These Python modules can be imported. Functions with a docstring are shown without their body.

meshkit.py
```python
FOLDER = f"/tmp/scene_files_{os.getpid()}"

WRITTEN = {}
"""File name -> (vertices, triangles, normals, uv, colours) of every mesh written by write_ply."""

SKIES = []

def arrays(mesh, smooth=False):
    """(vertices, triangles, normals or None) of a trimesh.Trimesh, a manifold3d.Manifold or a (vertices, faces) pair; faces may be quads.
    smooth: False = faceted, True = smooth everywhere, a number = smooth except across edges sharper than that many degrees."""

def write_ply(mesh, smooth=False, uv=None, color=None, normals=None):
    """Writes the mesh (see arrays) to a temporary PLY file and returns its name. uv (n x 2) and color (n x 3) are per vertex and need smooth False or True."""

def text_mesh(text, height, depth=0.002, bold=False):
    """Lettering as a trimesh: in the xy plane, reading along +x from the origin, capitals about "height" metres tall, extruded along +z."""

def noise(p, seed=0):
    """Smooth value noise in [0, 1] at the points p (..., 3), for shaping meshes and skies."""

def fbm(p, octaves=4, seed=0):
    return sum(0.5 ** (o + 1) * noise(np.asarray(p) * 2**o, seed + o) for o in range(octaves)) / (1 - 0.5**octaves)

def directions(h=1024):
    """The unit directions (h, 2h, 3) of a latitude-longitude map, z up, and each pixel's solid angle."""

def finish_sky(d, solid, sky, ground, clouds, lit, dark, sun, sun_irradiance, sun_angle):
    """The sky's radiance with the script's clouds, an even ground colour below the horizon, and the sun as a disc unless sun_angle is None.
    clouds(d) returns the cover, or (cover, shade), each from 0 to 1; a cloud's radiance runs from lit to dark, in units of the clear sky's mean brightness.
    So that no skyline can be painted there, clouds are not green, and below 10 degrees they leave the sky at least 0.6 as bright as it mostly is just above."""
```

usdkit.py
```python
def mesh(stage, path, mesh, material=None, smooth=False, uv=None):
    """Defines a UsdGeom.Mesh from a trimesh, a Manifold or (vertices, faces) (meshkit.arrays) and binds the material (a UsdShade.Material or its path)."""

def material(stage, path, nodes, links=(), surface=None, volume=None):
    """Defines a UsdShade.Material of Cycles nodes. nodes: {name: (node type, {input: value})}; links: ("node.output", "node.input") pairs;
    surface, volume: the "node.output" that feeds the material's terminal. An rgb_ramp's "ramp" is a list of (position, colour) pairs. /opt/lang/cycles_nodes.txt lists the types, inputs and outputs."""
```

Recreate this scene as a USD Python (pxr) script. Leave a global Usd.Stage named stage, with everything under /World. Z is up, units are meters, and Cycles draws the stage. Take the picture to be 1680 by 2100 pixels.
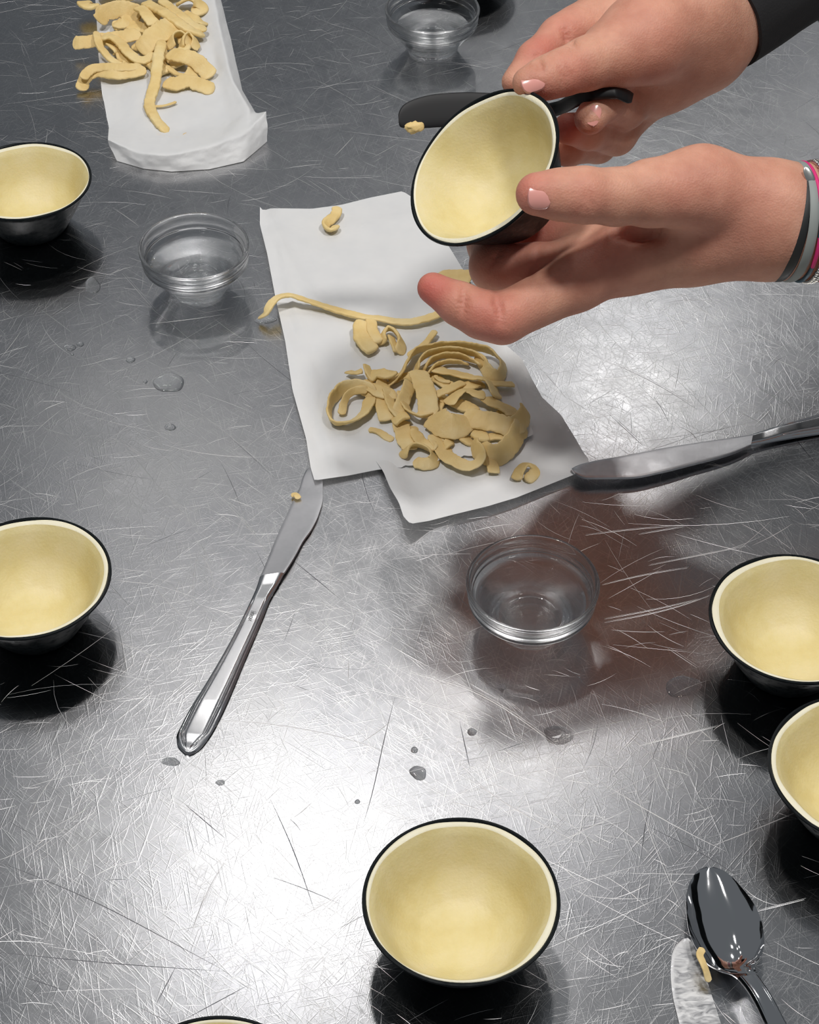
import math, numpy as np, trimesh, usdkit, meshkit
from scipy.interpolate import CubicSpline
from scipy.spatial import Delaunay
from scipy.ndimage import gaussian_filter
from shapely.geometry import Polygon, Point
import shapely
from pxr import Usd, UsdGeom, UsdLux, UsdShade, Gf, Sdf, Vt

stage = Usd.Stage.CreateInMemory()
UsdGeom.SetStageUpAxis(stage, 'Z')
UsdGeom.Xform.Define(stage, '/World')
# ---------------------------------------------------------------- camera, lights, exposure
IMG_W, IMG_H = 1680.0, 2100.0
FPX, DIST, PITCH = 3900.0, 0.88, math.radians(45)
FW = np.array([0, math.cos(PITCH), -math.sin(PITCH)]); UP = np.array([0, math.sin(PITCH), math.cos(PITCH)]); RT = np.array([1.0, 0, 0])
CAM = -FW * DIST
cam = UsdGeom.Camera.Define(stage, '/World/camera')
cam.CreateHorizontalApertureAttr(36.0); cam.CreateVerticalApertureAttr(45.0)
cam.CreateFocalLengthAttr(36.0 * FPX / IMG_W)
cam.CreateClippingRangeAttr(Gf.Vec2f(0.02, 100))
mx = Gf.Matrix4d(1); mx.SetRow(0, Gf.Vec4d(*RT, 0)); mx.SetRow(1, Gf.Vec4d(*UP, 0)); mx.SetRow(2, Gf.Vec4d(*(-FW), 0)); mx.SetRow(3, Gf.Vec4d(*CAM, 1))
cam.AddTransformOp().Set(mx)
cam.CreateExposureAttr(0.0)

dome = UsdLux.DomeLight.Define(stage, '/World/room_light'); dome.CreateIntensityAttr(0.05); dome.CreateColorAttr(Gf.Vec3f(0.86, 0.93, 1.0))
def lamp(i, pos, power, r=.06, col=(1, 0.975, 0.95)):       # power: radiant intensity
    l = UsdLux.SphereLight.Define(stage, f'/World/ceiling_lamp_{i:03d}'); l.CreateRadiusAttr(r); l.CreateIntensityAttr(power / (math.pi * r * r)); l.CreateColorAttr(Gf.Vec3f(*col))
    l.AddTranslateOp().Set(Gf.Vec3d(*pos))
for i, (x, y, pw, rad) in enumerate([(.60, -.20, 4.9, .10), (-.48, -.20, 5.2, .10), (-.18, 1.0, .70, .06), (-.22, 1.45, .05, .06), (.20, 1.3, .30, .06), (.40, 2.1, .45, .06), (1.0, 3.0, .14, .06), (-.5, 1.9, .095, .06), (.2, 3.2, .07, .06), (-.2, 2.4, .05, .06), (-.45, 1.35, .04, .06)]):
    lamp(i + 1, (x, y, 1.80), pw, rad)

# ---------------------------------------------------------------- helpers
def ray(px, py): return FW + RT * (px - 840) / FPX + UP * (1050 - py) / FPX
def at(px, py, z=0.0):                       # where the sight line of a photo point meets the height z
    d = ray(px, py); return CAM + d * ((z - CAM[2]) / d[2])
def deep(px, py, depth): return CAM + ray(px, py) * depth
def gscale(px, py, z=0.0): return FPX / ((at(px, py, z) - CAM) @ FW)

used = {}
def numbered(name):
    n = used.get(name, 0); used[name] = n + 1
    return name if n == 0 else f'{name}_{n:03d}'
def keys(prim, **kw):
    for k, v in kw.items():
        if v: prim.SetCustomDataByKey(k, v)
def vf(m):
    if hasattr(m, 'to_mesh'):
        q = m.to_mesh(); return np.array(q.vert_properties[:, :3], float), np.array(q.tri_verts)
    if isinstance(m, (tuple, list)):
        v, f = np.asarray(m[0], float), np.asarray(m[1], int)
        if f.shape[1] == 4: f = np.vstack([f[:, [0, 1, 2]], f[:, [0, 2, 3]]])
        return v, f
    return np.array(m.vertices, float), np.array(m.faces)
class Thing:
    def __init__(self, name, label, cat, loc=(0, 0, 0), group=None, kind=None):
        self.path = '/World/' + numbered(name); self.loc = np.array(loc, float)
        self.x = UsdGeom.Xform.Define(stage, self.path); self.x.AddTranslateOp().Set(Gf.Vec3d(*map(float, loc)))
        keys(self.x.GetPrim(), label=label, category=cat, group=group, kind=kind); self.n = {}
    def part(self, name, mesh, mat, smooth=40, parent=None, label=None, kind=None, prim_attr=None):
        base = parent or self.path
        k = self.n.get((base, name), 0); self.n[(base, name)] = k + 1
        p = f'{base}/{name}' + (f'_{k:03d}' if k else '')
        v, f = vf(mesh)
        m = usdkit.mesh(stage, p, (v - self.loc, f), M[mat], smooth=smooth)
        keys(m.GetPrim(), label=label, kind=kind)
        if prim_attr is not None:
            for an, av in prim_attr.items():
                UsdGeom.PrimvarsAPI(m).CreatePrimvar(an, Sdf.ValueTypeNames.FloatArray, 'vertex').Set(Vt.FloatArray.FromNumpy(np.asarray(av, np.float32)))
        return p
def single(name, mesh, mat, label, cat, group=None, smooth=40, kind=None):
    v, f = vf(mesh); loc = np.array([*v.mean(0)[:2], v[:, 2].min()])
    p = '/World/' + numbered(name)
    m = usdkit.mesh(stage, p, (v - loc, f), M[mat], smooth=smooth)
    UsdGeom.Xformable(m).AddTranslateOp().Set(Gf.Vec3d(*map(float, loc)))
    keys(m.GetPrim(), label=label, category=cat, group=group, kind=kind)
    return p
def cat_mesh(ms):
    V, F, n = [], [], 0
    for m in ms:
        v, f = vf(m); V.append(v); F.append(f + n); n += len(v)
    return np.vstack(V), np.vstack(F)
def grid_faces(n, m, wrap_m=False, wrap_n=False):
    i, j = np.meshgrid(np.arange(n if wrap_n else n - 1), np.arange(m if wrap_m else m - 1), indexing='ij')
    i2, j2 = (i + 1) % n, (j + 1) % m
    return np.stack([i * m + j, i * m + j2, i2 * m + j2, i2 * m + j], -1).reshape(-1, 4)
def spline(pts, n):
    p = np.asarray(pts, float)
    if len(p) == 2: return p[0] + (p[1] - p[0]) * np.linspace(0, 1, n)[:, None]
    d = np.r_[0, np.cumsum(np.maximum(np.linalg.norm(np.diff(p[:, :3], axis=0), axis=1), 1e-6))]
    return CubicSpline(d, p, bc_type='natural')(np.linspace(0, d[-1], n))
def lathe(profile, seg=96):
    """closed profile of (r, z) turned about z"""
    p = np.asarray(profile, float); a = np.arange(seg) * 2 * np.pi / seg
    v = np.stack([p[:, None, 0] * np.cos(a), p[:, None, 0] * np.sin(a), np.broadcast_to(p[:, None, 1], (len(p), seg))], -1).reshape(-1, 3)
    f = grid_faces(len(p), seg, wrap_m=True)
    m = trimesh.Trimesh(v, np.vstack([f[:, [0, 1, 2]], f[:, [0, 2, 3]]]), process=False)
    m.merge_vertices(); m.update_faces(m.nondegenerate_faces()); m.fix_normals()
    return m

# ---------------------------------------------------------------- materials
M = {}
def mat(name, nodes, links=(), surface='p.BSDF', **kw):
    M[name] = usdkit.material(stage, '/World/Looks/' + name, nodes, links, surface=surface, **kw)
def lin(r, g, b):
    return tuple(((c / 255 + .055) / 1.055) ** 2.4 if c > 10.3 else c / 255 / 12.92 for c in (r, g, b))

# steel table: two reflective lobes (fine polish and deep scuffing), crossing hairline scratches as relief
nodes = {'g': ('geometry', {}),
         'big': ('noise_texture', {'scale': 9, 'detail': 4, 'roughness': .6}),
         'mid': ('noise_texture', {'scale': 70, 'detail': 4, 'roughness': .65}),
         'col': ('rgb_ramp', {'ramp': [(.3, (.425, .43, .45)), (.7, (.52, .52, .525))]}),
         'rough1': ('map_range', {'from_min': .3, 'from_max': .7, 'to_min': .20, 'to_max': .26}),
         'rough2': ('map_range', {'from_min': .3, 'from_max': .7, 'to_min': .31, 'to_max': .35}),
         'a': ('metallic_bsdf', {'distribution': 'beckmann', 'edge_tint': (.8, .8, .82)}), 'b': ('metallic_bsdf', {'distribution': 'beckmann', 'edge_tint': (.8, .8, .82)}), 'mx': ('mix_closure', {'fac': .5})}
links = [('g.position', 'big.vector'), ('g.position', 'mid.vector'), ('big.fac', 'col.fac'), ('mid.fac', 'rough1.value'), ('big.fac', 'rough2.value'),
         ('rough1.result', 'a.roughness'), ('rough2.result', 'b.roughness'), ('col.color', 'cs.a'), ('cs.result', 'a.color'), ('cs.result', 'b.color'), ('a.BSDF', 'mx.closure1'), ('b.BSDF', 'mx.closure2')]
prev = None
for k, (ang, sx, sy) in enumerate([(14, 50, 1500), (78, 45, 1400), (-36, 50, 1500), (131, 60, 1700), (104, 40, 1200), (50, 50, 1400)]):
    nodes[f'm{k}'] = ('mapping', {'mapping_type': 'texture', 'rotation': (0, 0, math.radians(ang)), 'scale': (1 / sx, 1 / sy, 1), 'location': (k * .31, k * .17, 0)})
    nodes[f'n{k}'] = ('noise_texture', {'scale': 1, 'detail': 1, 'distortion': .15})
    nodes[f'r{k}'] = ('map_range', {'from_min': .60, 'from_max': .80, 'to_min': 0, 'to_max': 1, 'clamp': True})
    links += [('g.position', f'm{k}.vector'), (f'm{k}.vector', f'n{k}.vector'), (f'n{k}.fac', f'r{k}.value')]
    if prev is None: prev = f'r{k}.result'
    else:
        nodes[f's{k}'] = ('math', {'math_type': 'add'}); links += [(prev, f's{k}.value1'), (f'r{k}.result', f's{k}.value2')]; prev = f's{k}.value'
nodes['cs'] = ('mix_color', {'b': (.72, .71, .705)}); nodes['cf'] = ('math', {'math_type': 'multiply', 'value2': .55, 'use_clamp': True}); links += [(prev, 'cf.value1'), ('cf.value', 'cs.fac')]
nodes['bump'] = ('bump', {'strength': .07, 'distance': .0004, 'use_object_space': False})
links += [(prev, 'bump.height'), ('bump.normal', 'a.normal'), ('bump.normal', 'b.normal')]
mat('steel_table', nodes, links, surface='mx.closure')
mat('scratch_bright', {'p': ('metallic_bsdf', {'color': (.62, .61, .61), 'edge_tint': (.8, .8, .8), 'roughness': .45})})
mat('scratch_dark', {'p': ('principled_bsdf', {'base_color': (.10, .10, .11), 'metallic': .6, 'roughness': .5})})
mat('table_edge', {'p': ('metallic_bsdf', {'color': (.5, .5, .52), 'edge_tint': (.8, .8, .8), 'roughness': .3})})
mat('floor_dark', {'g': ('geometry', {}), 'n': ('noise_texture', {'scale': 30}), 'r': ('rgb_ramp', {'ramp': [(.3, (.010, .014, .012)), (.7, (.02, .026, .022))]}), 'p': ('principled_bsdf', {'roughness': .6})},
    [('g.position', 'n.vector'), ('n.fac', 'r.fac'), ('r.color', 'p.base_color')])
mat('black_enamel', {'g': ('geometry', {}), 'n': ('noise_texture', {'scale': 260, 'detail': 3}), 'r': ('map_range', {'from_min': .3, 'from_max': .7, 'to_min': .22, 'to_max': .42}),
                     'p': ('principled_bsdf', {'base_color': (.007, .009, .010), 'roughness': .3, 'specular_ior_level': .12})}, [('g.position', 'n.vector'), ('n.fac', 'r.value'), ('r.result', 'p.roughness')])
def dough_mat(name, c0, c1, c2):
    mat(name, {'g': ('texture_coordinate', {}), 'n': ('noise_texture', {'scale': 55, 'detail': 4, 'roughness': .55}), 'n2': ('noise_texture', {'scale': 900, 'detail': 3}),
               'r': ('rgb_ramp', {'ramp': [(.28, c0), (.5, c1), (.72, c2)]}), 'b': ('bump', {'strength': .25, 'distance': .0006}),
               'p': ('principled_bsdf', {'roughness': .55, 'specular_ior_level': .35, 'subsurface_weight': .12, 'subsurface_radius': (1, .7, .3), 'subsurface_scale': .002})},
        [('g.object', 'n.vector'), ('g.object', 'n2.vector'), ('n.fac', 'r.fac'), ('r.color', 'p.base_color'), ('n2.fac', 'b.height'), ('b.normal', 'p.normal')])
dough_mat('dough_lining', lin(208, 190, 130), lin(216, 201, 148), lin(222, 208, 164))
dough_mat('dough_rim', lin(232, 224, 190), lin(238, 230, 200), lin(240, 233, 206))
dough_mat('dough_scrap', lin(214, 180, 116), lin(226, 196, 134), lin(233, 209, 154))
mat('parchment', {'g': ('geometry', {}), 'n': ('noise_texture', {'scale': 60, 'detail': 5, 'roughness': .6}), 'n2': ('noise_texture', {'scale': 420, 'detail': 4}), 'r': ('rgb_ramp', {'ramp': [(.3, (.83, .835, .84)), (.7, (.88, .88, .875))]}),
                  'ad': ('math', {'math_type': 'multiply_add', 'value2': .25}), 'b': ('bump', {'strength': .35, 'distance': .0012}),
                  'p': ('principled_bsdf', {'roughness': .5, 'specular_ior_level': .4}), 't': ('translucent_bsdf', {'color': (.8, .8, .78)}), 'm': ('mix_closure', {'fac': .22}),
                  'tr': ('transparent_bsdf', {'color': (.95, .95, .95)}), 'm2': ('mix_closure', {'fac': .12})},
    [('g.position', 'n.vector'), ('g.position', 'n2.vector'), ('n.fac', 'r.fac'), ('r.color', 'p.base_color'), ('n2.fac', 'ad.value1'), ('n.fac', 'ad.value3'), ('ad.value', 'b.height'), ('b.normal', 'p.normal'),
     ('p.BSDF', 'm.closure1'), ('t.BSDF', 'm.closure2'), ('m.closure', 'm2.closure1'), ('tr.BSDF', 'm2.closure2')], surface='m2.closure')
mat('clear_glass', {'p': ('principled_bsdf', {'base_color': (.985, .99, .99), 'roughness': 0.0, 'ior': 1.47, 'transmission_weight': 1.0}), 't': ('transparent_bsdf', {}), 'm': ('mix_closure', {'fac': .14})}, [('p.BSDF', 'm.closure1'), ('t.BSDF', 'm.closure2')], surface='m.closure')
mat('clear_water', {'p': ('principled_bsdf', {'base_color': (.99, .995, 1.0), 'roughness': 0.0, 'ior': 1.33, 'transmission_weight': 1.0}), 't': ('transparent_bsdf', {}), 'm': ('mix_closure', {'fac': .3})}, [('p.BSDF', 'm.closure1'), ('t.BSDF', 'm.closure2')], surface='m.closure')
mat('cutlery_steel', {'g': ('geometry', {}), 'n': ('noise_texture', {'scale': 40, 'detail': 3}), 'r': ('map_range', {'from_min': .3, 'from_max': .7, 'to_min': .17, 'to_max': .24}), 'p': ('metallic_bsdf', {'color': (.66, .66, .67), 'edge_tint': (.85, .85, .85)})},
    [('g.position', 'n.vector'), ('n.fac', 'r.value'), ('r.result', 'p.roughness')])
mat('dull_steel', {'g': ('geometry', {}), 'n': ('noise_texture', {'scale': 60, 'detail': 4}), 'r': ('map_range', {'from_min': .3, 'from_max': .7, 'to_min': .27, 'to_max': .38}), 'p': ('metallic_bsdf', {'color': (.60, .595, .61), 'edge_tint': (.85, .85, .85)})},
    [('g.position', 'n.vector'), ('n.fac', 'r.value'), ('r.result', 'p.roughness')])
mat('smeared_steel', {'g': ('geometry', {}), 'mp': ('mapping', {'rotation': (0, 0, .9), 'scale': (160, 420, 1)}), 'n': ('noise_texture', {'scale': 1, 'detail': 5, 'distortion': 1.2}), 'r': ('map_range', {'from_min': .35, 'from_max': .65, 'to_min': .28, 'to_max': .46}), 'c': ('rgb_ramp', {'ramp': [(.38, (.40, .40, .41)), (.62, (.58, .58, .58))]}), 'p': ('metallic_bsdf', {'edge_tint': (.85, .85, .85)})},
    [('g.position', 'mp.vector'), ('mp.vector', 'n.vector'), ('n.fac', 'r.value'), ('n.fac', 'c.fac'), ('c.color', 'p.color'), ('r.result', 'p.roughness')])
mat('mirror_steel', {'p': ('metallic_bsdf', {'color': (.70, .70, .71), 'edge_tint': (.9, .9, .9), 'roughness': .05})})
mat('engraved', {'p': ('principled_bsdf', {'base_color': (.16, .16, .16), 'metallic': .5, 'roughness': .5})})
mat('black_plastic', {'p': ('principled_bsdf', {'base_color': (.008, .008, .009), 'roughness': .5, 'specular_ior_level': .3})})
mat('black_cloth', {'g': ('geometry', {}), 'n': ('noise_texture', {'scale': 900}), 'b': ('bump', {'strength': .4, 'distance': .0005}), 'p': ('principled_bsdf', {'base_color': (.008, .008, .009), 'roughness': .9})}, [('g.position', 'n.vector'), ('n.fac', 'b.height'), ('b.normal', 'p.normal')])
mat('skin', {'g': ('geometry', {}), 'a': ('attribute', {'attribute': 'redness'}), 'n': ('noise_texture', {'scale': 60, 'detail': 4, 'roughness': .6}), 'n2': ('voronoi_texture', {'scale': 1100}), 'n3': ('noise_texture', {'scale': 320, 'detail': 3}),
             'base': ('rgb_ramp', {'ramp': [(.3, lin(184, 131, 109)), (.7, lin(208, 157, 133))]}), 'red': ('color', {'value': lin(184, 86, 80)}), 'mx': ('mix_color', {}),
             'ad': ('math', {'math_type': 'multiply_add', 'value2': 1.6}), 'b': ('bump', {'strength': .28, 'distance': .0004}),
             'p': ('principled_bsdf', {'roughness': .55, 'specular_ior_level': .33, 'subsurface_weight': .25, 'subsurface_radius': (1, .35, .18), 'subsurface_scale': .0025})},
    [('g.position', 'n.vector'), ('g.position', 'n2.vector'), ('g.position', 'n3.vector'), ('n.fac', 'base.fac'), ('base.color', 'mx.a'), ('red.color', 'mx.b'), ('a.fac', 'mx.fac'), ('mx.result', 'p.base_color'), ('n3.fac', 'ad.value1'), ('n2.distance', 'ad.value3'), ('ad.value', 'b.height'), ('b.normal', 'p.normal')])
mat('nail', {'p': ('principled_bsdf', {'base_color': lin(216, 152, 142), 'roughness': .22, 'coat_weight': .3})})
mat('band_black', {'p': ('principled_bsdf', {'base_color': (.012, .013, .014), 'roughness': .6})})
mat('band_grey', {'p': ('principled_bsdf', {'base_color': (.24, .26, .25), 'roughness': .6})})
mat('cord_pink', {'p': ('principled_bsdf', {'base_color': (.62, .02, .16), 'roughness': .5})})
mat('cord_teal', {'p': ('principled_bsdf', {'base_color': (.02, .08, .12), 'roughness': .5})})
mat('silver', {'p': ('metallic_bsdf', {'color': (.72, .71, .68), 'edge_tint': (.9, .9, .9), 'roughness': .22})})
mat('brass_bead', {'p': ('metallic_bsdf', {'color': (.55, .42, .12), 'edge_tint': (.9, .8, .5), 'roughness': .35})})

# ---------------------------------------------------------------- table and floor
rng = np.random.default_rng(7)
single('floor', trimesh.creation.box(extents=(9, 9, .05), transform=trimesh.transformations.translation_matrix((0, 2, -.925))), 'floor_dark', 'dark floor far below the steel table', None, kind='structure')
e0, e1 = at(1650, 8)[:2], at(1690, 47)[:2]
d = (e1 - e0) / np.linalg.norm(e1 - e0); nrm = np.array([d[1], -d[0]]);  nrm = nrm if nrm[0] > 0 else -nrm
outline = [e0 - d * .62, e0 + d * 1.9, e0 + d * 1.9 - nrm * 1.5, e0 - d * .62 - nrm * 1.5]
poly = Polygon(outline)
T = Thing('steel_table', 'large scratched stainless steel work table under everything', 'table', (0, 0, -.9))
import manifold3d as m3
def slab(poly_pts, z0, z1, r):
    cs = []
    for x, y in poly_pts:
        for z in (z0 + r, z1 - r): cs.append(m3.Manifold.sphere(r, 16).translate((float(x), float(y), float(z))))
    return m3.Manifold.batch_hull(cs)
T.part('table_top', slab(list(poly.buffer(-.003).exterior.coords)[:-1], -.04, 0, .003), 'steel_table', smooth=30)
for q in outline:
    c = np.array(poly.centroid.coords[0]); q = c + (np.array(q) - c) * .9
    T.part('leg', trimesh.creation.box(extents=(.05, .05, .86), transform=trimesh.transformations.translation_matrix((q[0], q[1], -.47))), 'table_edge')
def ridge(pts, w, h):
    """a scratch: low burr of triangular section along a ground polyline"""
    p = np.asarray(pts, float); n = len(p); t = np.gradient(p, axis=0); t /= np.linalg.norm(t, axis=1, keepdims=True) + 1e-9
    s = np.stack([-t[:, 1], t[:, 0]], 1); ww = w * np.sin(np.linspace(.25, np.pi - .25, n))[:, None] / 2
    v = np.zeros((n, 3, 3)); v[:, 0, :2] = p + s * ww; v[:, 1, :2] = p; v[:, 2, :2] = p - s * ww
    v[:, [0, 2], 2] = .00001; v[:, 1, 2] = .00001 + h * np.sin(np.linspace(.3, np.pi - .3, n))
    i = np.arange(n - 1) * 3; f = []
    for k in (0, 1): f.append(np.stack([i + k, i + k + 3, i + k + 4, i + k + 1], 1))
    return v.reshape(-1, 3), np.vstack(f)[:, ::-1]
def arc(x, y, ang, length, bend, n=6):
    t = np.linspace(-.5, .5, n); a = ang + bend * t
    return np.c_[x + length * t * np.cos(ang) - bend * length * (t ** 2) * np.sin(ang) * .5, y + length * t * np.sin(ang) + bend * length * (t ** 2) * np.cos(ang) * .5]
bright, dark = [], []
for k in range(3400):
    x, y = rng.uniform(-.32, .32), rng.uniform(-.30, .62)
    ang = rng.normal(.15, .35) if rng.random() < .45 else (rng.normal(-.75, .25) if rng.random() < .5 else rng.uniform(0, np.pi))
    L = min(.09, .006 + rng.exponential(.013))
    bright.append(ridge(arc(x, y, ang, L, rng.normal(0, .35)), rng.uniform(.00010, .00028) if rng.random() < .94 else .00042, rng.uniform(.00001, .00004)))
for k in range(260):
    x, y = rng.uniform(-.32, .32), rng.uniform(-.30, .62)
    dark.append(ridge(arc(x, y, rng.uniform(0, np.pi), .006 + rng.exponential(.016), rng.normal(0, .3)), rng.uniform(.00015, .0003), .00002))
def gl(*px): return spline(np.array([at(a, b)[:2] for a, b in px]), 14)
for px in ([(0, 1768), (195, 1850), (330, 1920), (465, 1993)], [(0, 1953), (200, 1973), (460, 1992)], [(45, 2002), (135, 2032)], [(380, 2090), (510, 2020)], [(555, 1640), (600, 1740), (645, 1868)],
           [(810, 1430), (785, 1530), (760, 1640), (745, 1690)], [(380, 1650), (460, 1718)], [(320, 2060), (362, 1980)], [(590, 1140), (700, 1230)], [(943, 1480), (965, 1580)], [(1320, 1690), (1480, 1775), (1560, 1830)], [(1600, 860), (1680, 960)]):
    dark.append(ridge(gl(*px), .00035, .00002))
for px in ([(388, 1930), (425, 1830), (465, 1760)], [(205, 2030), (198, 1930), (190, 1880)], [(840, 1380), (950, 1410), (1060, 1470), (1180, 1560)], [(742, 1410), (860, 1440), (1000, 1480)], [(750, 1650), (850, 1690)],
           [(1240, 1277), (1330, 1260), (1420, 1235), (1455, 1222)], [(1240, 1270), (1345, 1250), (1430, 1230)], [(1235, 1200), (1320, 1180), (1410, 1165)], [(1330, 1160), (1430, 1140), (1530, 1120)], [(1200, 1098), (1300, 1086), (1400, 1078)], [(1310, 1096), (1405, 1080)],
           [(1310, 1530), (1470, 1490)], [(1370, 1330), (1430, 1370)], [(1290, 1560), (1330, 1700), (1370, 1800), (1405, 1880)], [(430, 1000), (500, 1070), (560, 1150)], [(250, 905), (300, 945)], [(330, 1000), (400, 1080)], [(395, 1240), (400, 1160), (405, 1130)], [(1550, 1870), (1650, 1845)],
           [(1220, 730), (1350, 790), (1430, 840)], [(1250, 850), (1320, 915)], [(1510, 765), (1620, 835)], [(1400, 610), (1480, 660)], [(250, 560), (320, 640)], [(80, 160), (110, 145)], [(100, 180), (210, 150)]):
    q = gl(*px); bright.append(ridge(q, .00034, .00004)); bright.append(ridge(q + .0007, .00016, .00002))
T.part('scratches', cat_mesh(bright), 'scratch_bright', smooth=False, kind='stuff')
T.part('scratches', cat_mesh(dark), 'scratch_dark', smooth=False, kind='stuff', label='dark scratches in the steel')

# ---------------------------------------------------------------- black tins lined with dough
R_T, H_T = .0362, .030
def tin_parts(seed, sc=1.0, dent=0.0):
    body = lathe([(0, 0), (.0175, 0), (.0192, .0006), (.0202, .002), (.0246, .0095), (.0292, .018), (.0334, .0262), (.0347, .0285), (.0358, .0290), (.03635, .0297), (.0362, .0304), (.0354, .0305), (.0346, .0298), (.0331, .0268), (.0288, .0184), (.0241, .0100), (.0196, .0026), (.0186, .0016), (0, .0014)])
    a = np.arange(96) * 2 * np.pi / 96; rg = np.random.default_rng(seed)
    ph = rg.uniform(0, 6.28, 6)
    thick = .0019 + .0008 * np.sin(a + ph[0]) + .0004 * np.sin(2 * a + ph[1]) + .00025 * np.sin(5 * a + ph[2]) + .00015 * np.sin(9 * a + ph[3])
    top = .0301 + .0003 * np.sin(3 * a + ph[4]) + .0002 * np.sin(7 * a + ph[5])
    cy = [(.0008, .0015), (.010, .0015), (.0185, .0018), (.0197, .0030), (.0242, .0105), (.0289, .0188), (.0331, .0270), (.0347, .0297)]
    def ring(r, z): return np.stack([r * np.cos(a), r * np.sin(a), np.broadcast_to(z, a.shape)], -1)
    rows = [ring(np.full(96, r - .00005), z + .00005) for r, z in cy]
    rim0 = len(rows) - 1
    rows += [ring(np.full(96, .0349) - .0004 * 0, top), ring(.0349 - thick * .5, top + .0003), ring(.0349 - thick * .9, top - .0004)]
    rim1 = len(rows) - 1
    for t in np.linspace(.06, 1, 16):
        z = .0292 * (1 - t) + .0076 * t
        ro = np.interp(z, [.0030, .0105, .0188, .0270, .0297], [.0197, .0242, .0289, .0331, .0347])
        rows.append(ring((ro - thick - .0003 * np.sin(t * np.pi)) * (1 - .20 * (max(0, t - .6) / .4) ** 2), z + .00035 * meshkit.fbm(np.stack([np.cos(a) * 3, np.sin(a) * 3, np.full(96, t * 4 + seed)], -1), 3, seed)))
    r_in = np.linalg.norm(rows[-1][:, :2], axis=1)
    for t in (.93, .86, .78, .7, .6, .5, .42, .4, .2, .03):
        rows.append(ring(r_in * t, .0047 + .0029 * t ** 2.6 + (.00015 if t == .4 else 0)))
    v = np.array(rows); n = len(rows)
    def shell(i0, i1):
        vv = v[i0:i1 + 1].reshape(-1, 3); return vv, grid_faces(i1 + 1 - i0, 96, wrap_m=True)
    lin_v, lin_f = shell(rim1, n - 1)
    lin_v = np.vstack([lin_v, [[0, 0, .0046]]]); m = (n - 1 - rim1) * 96
    tri = np.array([[m + i, m + (i + 1) % 96, len(lin_v) - 1] for i in range(96)])
    q = lin_f; lf = np.vstack([q[:, [0, 1, 2]], q[:, [0, 2, 3]], tri])
    return body, (lin_v, lf), shell(0, rim1)
def tin(px, py, label, seed, sc=1.0, matrix=None, parts_label=None, rot=0):
    body, lining, edge = tin_parts(seed)
    if matrix is None:
        c = at(px, py, H_T * sc); X = np.eye(4); X[:3, :3] = trimesh.transformations.rotation_matrix(rot, (0, 0, 1))[:3, :3] * sc; X[:3, 3] = (c[0], c[1], 0.0002)
    else: X = matrix
    tr = lambda m: (vf(m)[0] @ X[:3, :3].T + X[:3, 3], vf(m)[1])
    t = Thing('tart_tin', label, 'baking tin', X[:3, 3], group='black tart tins lined with pastry')
    t.part('tin_body', tr(body), 'black_enamel')
    p = t.part('pastry_lining', tr(lining), 'dough_lining', smooth=60, label='pale yellow pastry lining')
    t.part('pastry_edge', tr(edge), 'dough_rim', smooth=60, parent=p, label='cream trimmed pastry edge')
    return t
tin(946, 1845, 'black round tart tin lined with pastry, beside the spoon at the near edge', 11)
tin(56, 1184, 'black tart tin lined with pastry, left of the knife with a looped handle', 12, .985, rot=1.2)
tin(50, 371, 'black tart tin lined with pastry, nearest the folded parchment strip', 13, .985, rot=.4)
tin(1633, 1267, 'black tart tin lined with pastry, right of the middle glass dish', 14)
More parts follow.
